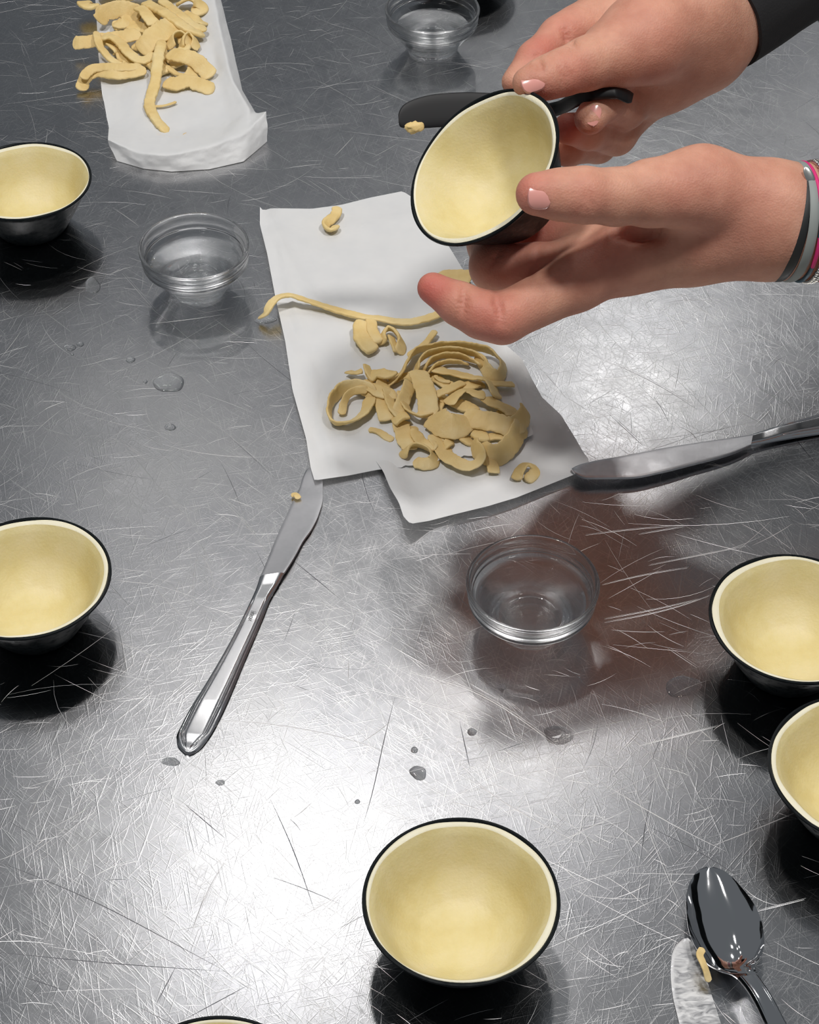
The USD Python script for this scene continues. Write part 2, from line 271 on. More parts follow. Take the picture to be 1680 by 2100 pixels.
tin(1768, 1576, 'black tart tin lined with pastry, nearer of two at right, above the spoon', 15)
tin(437, 2283, 'black tart tin of which only the far rim shows at the near edge', 16)
tin(945, -150, 'black tart tin behind the farthest glass dish, seen only as its dark reflection', 17)
tin(1312, -6, 'black tart tin almost wholly hidden behind the upper hand', 18)
# the tin in the hands: opening turned to the camera and to the left
hc = deep(991, 342, .807); toc = -ray(991, 342); toc /= np.linalg.norm(toc)
side = -.7404 * RT + .672 * UP; side -= toc * (side @ toc); side /= np.linalg.norm(side)
ax = .654 * toc + math.sqrt(1 - .654 ** 2) * side
u1 = np.cross(ax, toc); u1 /= np.linalg.norm(u1); u2 = np.cross(ax, u1)
sc = 1.045; HX = np.eye(4); HX[:3, :3] = np.stack([u1, u2, ax], 1) * sc; HX[:3, 3] = hc - ax * H_T * sc
tin(0, 0, 'black tart tin lined with pastry, tilted and held between two hands', 19, matrix=HX)

# ---------------------------------------------------------------- glass dishes of water
def glass(px, py, label, wl):
    c = at(px, py, .028); o = np.array([c[0], c[1], .0002])
    t = Thing('glass_dish', label, 'glass bowl', o, group='small glass dishes of water')
    prof = [(0, .0016), (.0105, .0013), (.0120, .0002), (.0140, .0001), (.0150, .0012), (.0166, .0040), (.0196, .0085), (.0226, .0128), (.0250, .0163), (.0262, .0176), (.0272, .0182), (.02745, .0190), (.0270, .0198), (.0272, .0206), (.0278, .0212), (.02785, .0222), (.0276, .0232), (.0279, .0252), (.0285, .0268), (.0286, .0277), (.0282, .0283), (.0275, .0284), (.0269, .0279), (.0265, .0265), (.0261, .0240), (.0256, .0215), (.0250, .0195), (.0240, .0176), (.0215, .0138), (.0186, .0095), (.0152, .0056), (.0110, .0040), (.0060, .0035), (0, .0034)]
    g = lathe(prof, 120); t.part('glass_wall', g.vertices @ np.eye(3) + o if False else (g.vertices + o, g.faces), 'clear_glass', smooth=True)
    inner = [(0, .0034), (.0060, .0035), (.0110, .0040), (.0152, .0056), (.0186, .0095), (.0215, .0138), (.0240, .0176), (.0250, .0195), (.0256, .0215)]
    wr = np.interp(wl, [z for _, z in inner], [r for r, _ in inner])
    w = [(r + .00008, z - .00008) if r else (0, z - .00008) for r, z in inner if z < wl - .0004] + [(wr + .00008, wl + .0003), (wr - .0008, wl - .0001), (wr - .002, wl - .0003), (0, wl - .0003)]
    wm = lathe(w, 96); t.part('water', (wm.vertices + o, wm.faces), 'clear_water', smooth=25, label='clear water in the dish')
glass(1093, 1195, 'clear glass dish of water between the looped knife and the tins at right', .0165)
glass(398, 505, 'clear glass dish of water left of the parchment with pastry ribbons', .0165)
glass(887, 18, 'clear glass dish of water behind the two hands, farthest of the three', .0150)

# ---------------------------------------------------------------- parchment
def sheet(poly_px, zf, step=11, thick=.00018, jag=0):
    """paper cut to an outline; zf(px, py) gives its height"""
    pg = Polygon(poly_px)
    b = np.array([pg.exterior.interpolate(s).coords[0] for s in np.arange(0, pg.length, step * .8)])
    x0, y0, x1, y1 = pg.bounds; gx, gy = np.meshgrid(np.arange(x0, x1, step), np.arange(y0, y1, step)); g = np.c_[gx.ravel() + (gy.ravel() / step % 2) * step / 2, gy.ravel()]
    inn = pg.buffer(-step * .45); g = g[shapely.contains_xy(inn, g[:, 0], g[:, 1])]
    p = np.vstack([b, g]); tri = Delaunay(p).simplices
    cen = p[tri].mean(1); tri = tri[shapely.contains_xy(pg, cen[:, 0], cen[:, 1])]
    z = np.array([zf(*q) for q in p]); top = np.array([at(q[0], q[1], h) for q, h in zip(p, z)])
    nn = np.cross(top[tri[:, 1]] - top[tri[:, 0]], top[tri[:, 2]] - top[tri[:, 0]])[:, 2]; tri[nn < 0] = tri[nn < 0][:, ::-1]
    bot = top - [0, 0, thick]; n = len(p); nb = len(b)
    k = np.arange(nb); side = np.vstack([np.c_[k, (k + 1) % nb, (k + 1) % nb + n], np.c_[k, (k + 1) % nb + n, k + n]])
    m = trimesh.Trimesh(np.vstack([top, bot]), np.vstack([tri, tri[:, ::-1] + n, side]), process=False); m.fix_normals(); return m
def segd(px, py, pts):
    d = 1e9; p = np.array([px, py], float)
    for a, b in zip(pts[:-1], pts[1:]):
        a, b = np.array(a, float), np.array(b, float); t = np.clip((p - a) @ (b - a) / ((b - a) @ (b - a)), 0, 1); d = min(d, np.linalg.norm(p - a - t * (b - a)))
    return d
def nz(px, py, s, seed): return float(meshkit.fbm(np.array([[px / s, py / s, 0.3]]), 3, seed)[0]) - .5
low_edge = [(600, 640), (640, 740), (700, 842), (742, 905), (790, 962)]
def zB(px, py):
    z = .0006 + .0012 * (nz(px, py, 90, 3) + .5)
    z += .0050 * math.exp(-(segd(px, py, [(790, 975), (838, 1068)]) / 32) ** 2) + .0022 * math.exp(-(segd(px, py, [(838, 1070), (1000, 1040), (1190, 970)]) / 26) ** 2) + .003 * math.exp(-(segd(px, py, [(1060, 720), (1150, 850), (1205, 940)]) / 30) ** 2)
    return z
polyB = [(612, 640), (700, 610), (830, 600), (940, 600), (1000, 640), (1035, 705), (1070, 735), (1090, 775), (1112, 815), (1150, 850), (1178, 895), (1197, 928), (1210, 945), (1190, 968), (1130, 992), (1060, 1020), (1000, 1038), (930, 1055), (880, 1068), (842, 1074), (828, 1060), (818, 1030), (800, 1000), (786, 966), (742, 905), (700, 842), (640, 740)]
def zA(px, py):
    z = .0026 + .0016 * (nz(px, py, 110, 5) + .5) + .0006 * (nz(px, py, 30, 8))
    a = np.array(low_edge[0], float); b = np.array(low_edge[-1], float)
    s = ((px - a[0]) * (b[1] - a[1]) - (py - a[1]) * (b[0] - a[0])) / np.linalg.norm(b - a)
    z += .0011 / (1 + math.exp(-s / 5)) - .0013
    for line, h, w in (([(575, 500), (600, 620), (650, 800)], .0009, 8), ([(560, 470), (640, 610), (760, 640)], .0007, 9), ([(700, 470), (860, 440)], .0006, 10), ([(600, 700), (690, 960)], .0008, 9), ([(880, 460), (960, 560)], .0008, 9)):
        z += 1.5 * h * math.exp(-(segd(px, py, line) / w) ** 2)
    z += .0045 * math.exp(-(math.hypot(px - 536, py - 430) / 26) ** 2) + .0014 * math.exp(-(segd(px, py, [(540, 500), (600, 760), (645, 985)]) / 14) ** 2)
    for line, h, w in (([(560, 470), (900, 640)], .0006, 5), ([(760, 420), (690, 620)], .0005, 5), ([(600, 560), (720, 700), (700, 900)], .0006, 5), ([(900, 600), (1000, 760)], .0006, 6), ([(650, 880), (800, 920)], .0005, 5), ([(850, 470), (830, 600)], .0005, 4)):
        z += h * math.exp(-(segd(px, py, line) / w) ** 2)
    return z
zig = [(785 + 12 * i, 961 - 2.0 * i + (5 if i % 2 else 0)) for i in range(1, 18)]
zig = [(x, y - max(0, (x - 985)) * .35) for x, y in zig]
polyA = [(533, 424), (540, 432), (556, 427), (640, 428), (700, 420), (760, 405), (826, 392), (858, 412), (880, 440), (930, 520), (972, 590), (1030, 700), (1060, 790), (1088, 872), (1096, 890)] + [(1085, 895), (1060, 905)] + zig[:-2][::-1] + [(780, 962), (715, 975), (645, 985), (637, 958), (628, 900), (600, 800), (585, 700), (565, 610), (548, 520), (533, 460)]
polyA = list(Polygon(polyA).buffer(0).exterior.coords)[:-1]
single('parchment_sheet', sheet(polyB, zB), 'parchment', 'white parchment sheet lying lower and nearer, its corner pointing at the middle glass dish', 'paper', group='parchment sheets', smooth=50)
single('parchment_sheet', sheet(polyA, zA), 'parchment', 'white parchment sheet with a serrated edge, under the pastry ribbon tangle', 'paper', group='parchment sheets', smooth=50)
# the folded strip at upper left
net = np.array([[(193, -100, 2), (250, -100, 4), (320, -100, 5), (395, -100, 5), (424, -100, 9), (438, -100, 1)],
                [(196, 0, 2), (255, 0, 4), (325, 0, 5), (405, 0, 5), (440, 0, 9), (453, 0, 1)],
                [(200, 80, 2), (262, 80, 4), (335, 80, 5), (425, 80, 5), (456, 80, 9), (474, 82, 1)],
                [(207, 180, 2), (270, 180, 5), (350, 180, 5), (446, 175, 5), (477, 165, 10), (497, 185, 1)],
                [(224, 262, 4), (285, 265, 5), (370, 265, 5), (470, 255, 6), (512, 222, 11), (525, 232, 4)],
                [(221, 287, 10), (286, 313, 9), (350, 317, 10), (440, 295, 11), (505, 270, 12), (546, 228, 14)],
                [(224, 300, 6), (280, 330, 4.5), (350, 336, 5), (432, 325, 5), (507, 305, 5), (549, 262, 7)],
                [(240, 330, .4), (295, 346, .4), (352, 352, .4), (430, 347, .4), (500, 331, .4), (548, 290, .4)]], float)
from scipy.ndimage import zoom as ndzoom
def upsample(a, k):
    n, m = a.shape[:2]; yi = np.linspace(0, n - 1, (n - 1) * k + 1); xi = np.linspace(0, m - 1, (m - 1) * k + 1)
    from scipy.interpolate import RectBivariateSpline, RegularGridInterpolator
    g = np.stack(np.meshgrid(yi, xi, indexing='ij'), -1)
    return np.stack([RegularGridInterpolator((np.arange(n), np.arange(m)), a[..., c])(g) for c in range(a.shape[2])], -1)
un = upsample(net, 14)
for c in range(3): un[2:-2, 2:-2, c] = gaussian_filter(un[..., c], 1.4)[2:-2, 2:-2]
hh, ww = un.shape[:2]; pv = np.zeros((hh, ww, 3))
for i in range(hh):
    for j in range(ww):
        q = un[i, j]; w = min(1, q[2] / 3); pv[i, j] = at(q[0] + 5 * nz(q[0], q[1], 22, 4) * w, q[1] + 5 * nz(q[0] + 50, q[1], 25, 6) * w, max(.0004, q[2] / 1000 + .0020 * w * nz(q[0], q[1], 34, 2) + .0012 * w * abs(nz(q[0], q[1], 80, 21)) * 2))
top = pv.reshape(-1, 3); f = grid_faces(hh, ww); nn = np.cross(top[f[:, 1]] - top[f[:, 0]], top[f[:, 2]] - top[f[:, 0]]); f = f if nn[:, 2].mean() > 0 else f[:, ::-1]
vn = trimesh.Trimesh(top, np.vstack([f[:, [0, 1, 2]], f[:, [0, 2, 3]]]), process=False).vertex_normals
single('parchment_sheet', cat_mesh([(top, f), (top - vn * .0003, f[:, ::-1])]), 'parchment', 'folded white parchment strip with upturned crumpled end, under the far pile of pastry', 'paper', group='parchment sheets', smooth=45)
def zF(px, py):
    k = ((un[..., 0] - px) ** 2 + (un[..., 1] - py) ** 2).argmin(); return un.reshape(-1, 3)[k, 2] / 1000

# ---------------------------------------------------------------- pastry trimmings
def ribbon(pts, seed=0, n=None, ends=.35, jag=.26, sides=18):
    """pts rows: px, py, z mm, width mm, thickness mm, roll degrees (0 lies flat, 90 stands on edge)"""
    P = np.array(pts, float); W = np.array([[*at(a[0], a[1], a[2] / 1000), *a[3:]] for a in P])
    L = np.linalg.norm(np.diff(W[:, :3], axis=0), axis=1).sum(); n = n or int(np.clip(L / .0006, 20, 170)); W[:, 3] *= 1.2; W[:, 4] *= .68
    S = spline(W, n); c = S[:, :3]; t = np.gradient(c, axis=0); t /= np.linalg.norm(t, axis=1, keepdims=True)
    s = np.cross(t, [0, 0, 1.0]); s /= np.linalg.norm(s, axis=1, keepdims=True) + 1e-9; u = np.cross(s, t)
    roll = np.radians(S[:, 5])[:, None]; wv = s * np.cos(roll) + u * np.sin(roll); tv = u * np.cos(roll) - s * np.sin(roll)
    tt = np.linspace(0, 1, n); env = np.clip(np.minimum(tt, 1 - tt) / .05, 0, 1) ** .5 * (1 - ends) + ends
    a = np.arange(sides) * 2 * np.pi / sides; ca, sa = np.sign(np.cos(a)) * abs(np.cos(a)) ** .45, np.sign(np.sin(a)) * abs(np.sin(a)) ** .7
    w = (S[:, 3] / 2000 * env)[:, None] * (1 + jag * 2 * (meshkit.fbm(np.stack(np.broadcast_arrays(tt[:, None] * L / .0034, (ca * 1.5)[None], seed + .5), -1), 4, seed) - .5) * (abs(ca) > .6))
    th = (S[:, 4] / 2000)[:, None] * (1 + .5 * (meshkit.fbm(np.stack(np.broadcast_arrays(tt[:, None] * L / .006, (ca * 2)[None], seed + 9.5), -1), 2, seed) - .5)) * np.clip(env, .5, 1)[:, None]
    th = th * (1 - .55 * np.exp(-(ca[None] / .22) ** 2) * (sa[None] > 0) * np.clip(2.2 * meshkit.fbm(np.stack(np.broadcast_arrays(tt[:, None] * L / .012, 0 * ca[None] + seed, 0 * ca[None]), -1), 2, seed + 1) - .6, 0, 1))
    wob = .0008 * (meshkit.fbm(np.stack([tt * L / .007, np.full(n, seed * 1.3), np.zeros(n)], -1), 2, seed + 3) - .5)[:, None] * tv
    v = (c + wob)[:, None] + wv[:, None] * (w * ca)[..., None] + tv[:, None] * (th * sa)[..., None]
    v = v + tv[:, None] * (.00055 * (meshkit.fbm(v / .0016 + seed, 3, seed) - .5) + .0009 * (meshkit.fbm(v / .005 + seed, 2, seed + 5) - .5))[..., None]
    v = v.reshape(-1, 3); f = grid_faces(n, sides, wrap_m=True); f = np.vstack([f[:, [0, 1, 2]], f[:, [0, 2, 3]]])
    v = np.vstack([v, c[:1], c[-1:]]); k = np.arange(sides); m = len(v)
    f = np.vstack([f, np.c_[(k + 1) % sides, k, np.full(sides, m - 2)], np.c_[(n - 1) * sides + k, (n - 1) * sides + (k + 1) % sides, np.full(sides, m - 1)]])
    q = trimesh.Trimesh(v, f, process=False); q.fix_normals(); return q
def strip(pts, label, seed, zb=0.0, grp=None, name='pastry_strip', **kw):
    """pts: (px, py, z mm, roll) with width, thickness given once, or full rows"""
    P = [(p[0], p[1], p[2] + zb, *p[3:]) for p in pts]
    single(name, ribbon(P, seed, **kw), 'dough_scrap', label, 'pastry scrap', group=grp, smooth=60)
def rows(pts, w, t): return [(a, b, z, w, t, r) for a, b, z, r in pts]
GA, GB = 'pastry trimmings on the far folded parchment', 'pastry trimmings on the middle parchment'
A = [
 (rows([(205, 46, 10, -50), (213, 28, 12, -55), (240, 20, 13, -55), (268, 22, 12, -50), (288, 34, 10, -40)], 9, 2.0), 'wide arched pastry strip standing at the far left of the far pile'),
 (rows([(172, 4, 8, 10), (184, 12, 9, 10), (198, 10, 8, 20)], 8, 4), 'small pastry lump overhanging the far left corner of the folded parchment'),
 (rows([(149, 88, 8, -35), (175, 86, 9, -30), (215, 80, 10, -30), (255, 75, 12, -30), (288, 68, 12, -15)], 7.5, 2.2), 'broad pastry strip jutting left over the parchment edge, second from the far end'),
 (rows([(198, 66, 13, 20), (203, 90, 12, 20), (214, 108, 10, 15), (240, 130, 8, 5), (278, 138, 8, 0)], 4.4, 3), 'thin curved pastry strip, lower half of the oval loop'),
 (rows([(206, 80, 12, 10), (226, 76, 13, 10), (244, 86, 12, 15), (264, 108, 11, 10), (292, 124, 10, 0), (318, 110, 10, 0)], 6, 3.2), 'forked pastry strip, upper half of the oval loop'),
 (rows([(168, 186, 2, -10), (176, 160, 5, -20), (196, 148, 7, -25), (232, 152, 9, -25), (270, 149, 9, -20), (300, 144, 9, -10)], 6.5, 2.6), 'double pastry strip bending down over the left edge of the folded parchment'),
 (rows([(170, 162, 8, -20), (186, 144, 9, -25), (208, 138, 10, -25), (240, 139, 11, -20), (290, 135, 10, -10)], 5, 2.4), 'pastry strip lying on top of the double strip at left'),
 (rows([(333, 84, 14, 10), (326, 112, 14, 5), (321, 150, 13, 0), (314, 185, 10, 0), (307, 208, 8, 0), (312, 232, 7, 10), (326, 252, 6, 15), (342, 272, 6, 20)], 5.6, 4.0), 'long twisted pastry strip hanging down the middle of the folded parchment'),
 (rows([(317, 219, 7, 0), (338, 216, 7, 0), (362, 209, 7, 0)], 1.6, 1.4), 'thin pastry sliver beside the long twisted strip'),
 (rows([(322, 273, 6, 0), (345, 283, 6, 0), (366, 284, 6, 0), (382, 272, 6, 0)], 1.8, .6), 'faint curled pastry wisp at the end of the twisted strip'),
 (rows([(338, 168, 9, -10), (358, 172, 9, -20), (385, 166, 9, -20), (412, 175, 8, -20), (440, 184, 6, -10)], 8, 3), 'frayed pastry strip pointing right toward the fold'),
 (rows([(340, 135, 9, 0), (365, 152, 9, 10), (392, 160, 9, 0), (436, 172, 7, 0)], 3, 2.4), 'stringy pastry strand on the frayed strip'),
 (rows([(345, 110, 14, -10), (368, 114, 15, -25), (392, 120, 14, -35), (416, 138, 11, -35), (434, 158, 8, -20)], 8, 3), 'broad folded pastry flap at the right of the far pile'),
 (rows([(286, 106, 9, -20), (300, 92, 12, -25), (322, 72, 15, -25), (345, 54, 15, -20), (362, 46, 14, -10)], 11, 3), 'widest flat pastry piece in the middle of the far pile'),
 (rows([(295, 6, 14, 0), (322, 18, 16, 10), (345, 32, 16, 10), (368, 48, 15, 10), (392, 62, 13, 10), (420, 72, 9, 10)], 6.5, 4.5), 'rope of pastry running diagonally to the right edge'),
 (rows([(330, 0, 14, 0), (352, 18, 14, 10), (376, 36, 14, 10), (400, 54, 12, 5), (424, 60, 10, 0)], 6, 3.6), 'second rope of pastry beside the diagonal one'),
 (rows([(352, 100, 10, 40), (350, 80, 13, 50), (366, 68, 14, 60), (384, 74, 13, 50), (386, 96, 10, 40)], 6, 2.4), 'curled pastry loop left of the small open loop'),
 (rows([(372, 100, 10, 50), (374, 82, 13, 60), (388, 72, 13, 60), (402, 84, 11, 55), (396, 100, 9, 40)], 5, 2.4), 'small open pastry loop near the right of the far pile'),
 (rows([(362, 10, 9, 20), (384, 0, 12, 30), (404, 4, 11, 20), (410, 20, 8, 10), (392, 24, 8, 0)], 8, 3), 'crumpled pastry curl at the far right corner'),
 (rows([(282, 14, 16, 0), (296, 24, 16, 10), (306, 38, 15, 10), (318, 50, 14, 0)], 7, 3), 'short pastry piece bridging the arch and the ropes'),
 (rows([(230, 52, 8, 0), (262, 50, 8, 0), (300, 60, 8, 0), (330, 62, 8, 0)], 9, 3), 'pastry strip tucked under the arch'),
 (rows([(250, 0, 9, 20), (280, -6, 11, 20), (320, -8, 11, 20), (370, -14, 9, 10)], 10, 3), 'broad pastry strip at the far end of the pile'),
 (rows([(200, -6, 8, 20), (230, -14, 9, 20), (260, -10, 10, 10)], 10, 3), 'flat pastry strip behind the arch'),
 (rows([(300, 120, 8, 0), (322, 134, 8, 0), (340, 150, 8, 0)], 9, 4), 'thick pastry knot where the strips cross'),
]
for k, (p, l) in enumerate(A): strip(p, l, 100 + k, grp=GA)
B = [
 (rows([(789, 792, 3, 20), (806, 782, 4, 40), (823, 764, 5, 60), (834, 742, 6, 70), (850, 722, 7, 70), (880, 712, 8, 70), (926, 707, 9, 70), (969, 711, 9, 70), (1004, 718, 8, 65), (1026, 735, 7, 60), (1031, 758, 6, 60), (1021, 772, 5, 60), (1004, 765, 5, 60), (990, 744, 6, 65), (975, 730, 6, 70)], 6, 2.0), 'outermost pastry ribbon of the layered bundle, ending in a teardrop loop'),
 (rows([(852, 765, 5, 60), (858, 742, 7, 70), (872, 728, 8, 70), (900, 718, 9, 70), (940, 719, 9, 70), (975, 726, 8, 65), (1000, 744, 6, 55)], 5.5, 2.0), 'second pastry ribbon of the layered bundle'),
 (rows([(868, 762, 4, 60), (878, 744, 6, 70), (900, 731, 7, 70), (935, 729, 7, 70), (968, 738, 6, 60), (990, 752, 5, 40)], 5, 2.0), 'inner pastry ribbon of the layered bundle'),
 (rows([(876, 772, 3, 60), (886, 756, 5, 70), (905, 745, 5, 70), (935, 742, 5, 60), (962, 748, 4, 40)], 4, 2.0), 'innermost short pastry ribbon of the bundle'),
 (rows([(886, 757, 4, 20), (926, 764, 5, 25), (969, 774, 6, 30), (1000, 782, 6, 40), (1012, 800, 6, 50), (1022, 818, 5, 40)], 7.5, 2.2), 'wide pastry ribbon passing under the bundle to the right'),
 (rows([(836, 730, 3, 0), (862, 714, 5, 0), (880, 696, 5, 0), (893, 678, 5, 0)], 3, 2.2), 'thin pastry twig pointing up from the bundle'),
 (rows([(768, 812, 6, 30), (752, 798, 6, 50), (734, 792, 6, 60), (706, 796, 5, 70), (684, 815, 5, 75), (675, 845, 5, 75), (686, 867, 4, 60), (712, 868, 4, 45), (740, 854, 4, 40), (756, 832, 5, 30), (758, 814, 5, 20)], 6.2, 2.0), 'ring of pastry ribbon at the left of the tangle'),
 (rows([(755, 800, 7, 30), (735, 800, 7, 50), (714, 809, 6, 60), (705, 829, 4, 40), (701, 850, 3, 10)], 3.4, 1.8), 'thin pastry strip inside the left ring'),
 (rows([(714, 762, 4, 10), (728, 764, 6, 20), (744, 760, 7, 10)], 4, 2), 'small torn pastry leaf at the far left of the tangle'),
 (rows([(752, 747, 8, 40), (756, 764, 7, 30), (770, 782, 6, 10)], 4, 2), 'upright torn pastry tip left of the bundle'),
 (rows([(754, 776, 6, 10), (774, 765, 8, 20), (792, 766, 8, 10), (806, 764, 7, 30)], 8, 3), 'crumpled pastry blob left of the bundle'),
 (rows([(740, 784, 5, 10), (768, 796, 7, 10), (790, 806, 7, 0), (812, 806, 6, 0)], 7, 2.4), 'pastry strip joining the left ring to the tangle'),
 (rows([(857, 760, 8, 10), (867, 785, 9, 5), (876, 815, 9, 0), (878, 838, 8, 0), (874, 858, 6, 0)], 8.4, 2.0), 'broad upright pastry ribbon in the middle of the tangle'),
 (rows([(842, 784, 7, 40), (834, 806, 8, 40), (824, 828, 7, 30), (818, 846, 6, 10)], 6, 1.8), 'pleated pastry strip left of the broad upright ribbon'),
 (rows([(822, 802, 7, 30), (832, 828, 7, 40), (846, 846, 7, 50), (868, 852, 7, 50), (884, 846, 6, 40)], 4.6, 1.8), 'curved pastry strip under the broad upright ribbon'),
 (rows([(787, 812, 5, 10), (788, 838, 5, 5), (796, 862, 4, 0)], 7, 2.2), 'short wide pastry strip at the left of the tangle'),
 (rows([(794, 796, 7, 20), (800, 820, 7, 30), (810, 842, 6, 30), (826, 858, 5, 10)], 4.6, 2), 'narrow bent pastry strip beside the short wide one'),
 (rows([(806, 868, 4, 20), (820, 856, 6, 20), (836, 850, 6, 10)], 6, 3), 'pastry knot above the lower curl'),
 (rows([(822, 862, 4, 10), (827, 884, 3, 0), (833, 905, 3, 0), (842, 922, 4, 10)], 7, 2), 'straight pastry strip leading down to the lower curl'),
 (rows([(826, 940, 2, 30), (832, 922, 5, 50), (850, 912, 5, 60), (872, 918, 5, 60), (890, 934, 3, 50), (888, 948, 2, 40), (866, 950, 2, 20), (848, 946, 2, 0)], 5.6, 2), 'curled pastry piece at the nearest end of the tangle'),
 (rows([(888, 852, 7, -20), (904, 866, 8, -35), (926, 874, 8, -35), (946, 868, 8, -30), (952, 852, 7, -10)], 11, 1.8), 'wide drooping pastry flap at the centre of the tangle'),
 (rows([(950, 852, 7, -20), (980, 860, 8, -25), (1015, 866, 8, -30), (1050, 874, 8, -35), (1070, 862, 8, -50), (1076, 846, 8, -60), (1074, 834, 8, -60)], 8.2, 1.8), 'wide horizontal pastry band at the right of the tangle, its end turned up'),
 (rows([(888, 892, 3, 20), (902, 912, 3, 20), (922, 938, 3, 10), (948, 952, 3, 10), (972, 952, 4, 20), (984, 938, 5, 50), (978, 920, 5, 70), (970, 906, 5, 70)], 7.6, 1.8), 'pastry band along the near edge, curling back on itself'),
 (rows([(982, 916, 4, -40), (1000, 932, 4, -50), (1024, 932, 4, -50), (1044, 916, 5, -50), (1060, 892, 6, -50), (1070, 868, 7, -50)], 9, 1.8), 'curved pastry band forming the right outer loop'),
 (rows([(1005, 938, 3, 10), (1010, 954, 2, 10), (1013, 970, 2, 10)], 5, 1.6), 'pointed pastry end sticking out toward the viewer'),
 (rows([(918, 830, 6, 20), (935, 810, 8, 30), (955, 800, 8, 30), (975, 806, 8, 20), (996, 812, 7, 10)], 7, 1.6), 'leaf shaped pastry piece right of the centre'),
 (rows([(997, 814, 6, 20), (1016, 828, 6, 20), (1038, 838, 6, 20), (1056, 854, 6, 20)], 7.4, 2), 'pastry strip running behind the horizontal band'),
 (rows([(884, 812, 7, 0), (904, 806, 7, 0), (926, 796, 7, 0), (952, 783, 6, 0)], 4, 2), 'narrow pastry strip across the dark gap'),
 (rows([(1002, 785, 5, 20), (1030, 788, 5, 15), (1055, 789, 4, 10)], 4.6, 1.8), 'straight pastry end sticking out to the right'),
 (rows([(998, 900, 3, 0), (1018, 894, 4, 0), (1038, 898, 4, 0)], 4, 2), 'small frayed pastry strand inside the right loop'),
 (rows([(970, 884, 4, 0), (985, 892, 4, 0), (992, 906, 4, 10)], 6, 3), 'crumbled pastry lump between the loops'),
 (rows([(892, 770, 5, 20), (908, 782, 5, 10), (924, 784, 5, 0)], 2, 1.6), 'tiny torn pastry thread under the bundle'),
 (rows([(756, 882, 1.5, 0), (778, 886, 1.8, 5), (790, 894, 1.8, 0), (806, 904, 1.4, 0)], 3.2, 2), 'small loose pastry sliver below the left ring'),
 (rows([(1058, 984, 1.5, 0), (1066, 966, 3, 20), (1082, 954, 4, 30), (1096, 962, 3, 30), (1092, 976, 2, 20), (1078, 984, 2, 0)], 4.6, 2.6), 'small rolled pastry curl apart from the tangle, nearest the dark knife'),
 (rows([(748, 660, 7, 10), (742, 682, 6, 10), (750, 704, 5, 10), (768, 720, 4, 10)], 8, 4), 'plump folded pastry piece, left one of a pair under the long strip'),
 (rows([(760, 656, 7, 10), (766, 682, 6, 10), (778, 704, 4, 0)], 5, 3.6), 'second fold of the plump pastry piece'),
 (rows([(786, 706, 3, 40), (784, 686, 5, 60), (796, 674, 6, 60), (814, 684, 6, 60), (824, 706, 4, 50), (818, 724, 3, 40)], 5.4, 2.6), 'open pastry curl, right one of a pair under the long strip'),
 (rows([(802, 690, 5, 40), (808, 706, 5, 40), (816, 722, 3, 20)], 4, 2), 'pastry tongue inside the open curl'),
 (rows([(692, 424, 6, 10), (688, 440, 5, 10), (676, 452, 5, 40), (668, 464, 4, 60), (680, 472, 4, 40), (690, 462, 4, 20)], 4.6, 3), 'small twisted pastry curl alone at the far end of the parchment'),
 (rows([(530, 651, 1, 0), (543, 643, 4, 5), (556, 622, 8, 10), (572, 609, 9, 15), (595, 606, 9, 20), (640, 619, 6, 20), (690, 636, 4.5, 10), (740, 648, 4.5, 10), (790, 655, 4.5, 10), (830, 660, 4.5, 0), (870, 655, 4.5, 0), (910, 640, 4.5, 0), (950, 622, 4.5, 0)], 4.2, 2.4), 'long thin pastry strip crossing the parchment with its end arched over the table'),
 (rows([(896, 580, 3, 0), (930, 570, 3.2, 0), (966, 574, 3, 0)], 12, 2), 'flat pale pastry piece behind the little finger of the lower hand'),
]
for k, (p, l) in enumerate(B): strip(p, l, 200 + k, zb=1.6 if k < 32 else 2.0, grp=GB)
LA = ['tucked left of the broad upright ribbon', 'lying over the foot of the broad upright ribbon', 'under the wide ribbon below the bundle', 'beside the leaf shaped piece', 'between the drooping flap and the near band', 'left of the drooping flap, above the lower curl', 'at the right end of the bundle', 'on the horizontal band near its middle', 'joining the left ring to the bundle', 'in the dark gap at the centre', 'inside the right outer loop', 'behind the turned up end of the horizontal band', 'where the bundle starts at its left', 'right of the lower curl', 'just above the near edge band']
LB = ['filling the oval loop', 'under the wide arched strip', 'behind the broad middle piece', 'on the thick knot', 'left of the small open loop', 'beside the ropes at the right', 'under the broad middle piece', 'below the forked strip', 'near the right edge of the sheet', 'between the arch and the ropes']
for k in range(15):          # torn scraps lying between and under the longer ribbons
    rg = np.random.default_rng(900 + k); cx, cy = [(800, 828), (845, 800), (905, 785), (940, 830), (900, 880), (850, 880), (965, 790), (1010, 870), (780, 800), (900, 835), (960, 900), (1030, 850), (830, 775), (870, 905), (925, 905)][k]
    ang = rg.uniform(0, 3.14); ln = rg.uniform(26, 48); bend = rg.uniform(-16, 16); z = rg.uniform(2, 6)
    p = [(cx + ln * t * math.cos(ang) - bend * (t * t - .3) * math.sin(ang), cy + (ln * t * math.sin(ang) + bend * (t * t - .3) * math.cos(ang)) * .75, z + rg.uniform(-1, 2) - abs(t), rg.uniform(-25, 40)) for t in (-1, -.5, 0, .5, 1)]
    strip(rows(p, rg.uniform(4, 7), rg.uniform(2, 2.8)), 'torn pastry scrap ' + LA[k] + ' in the middle tangle', 900 + k, grp='torn scraps inside the middle tangle')
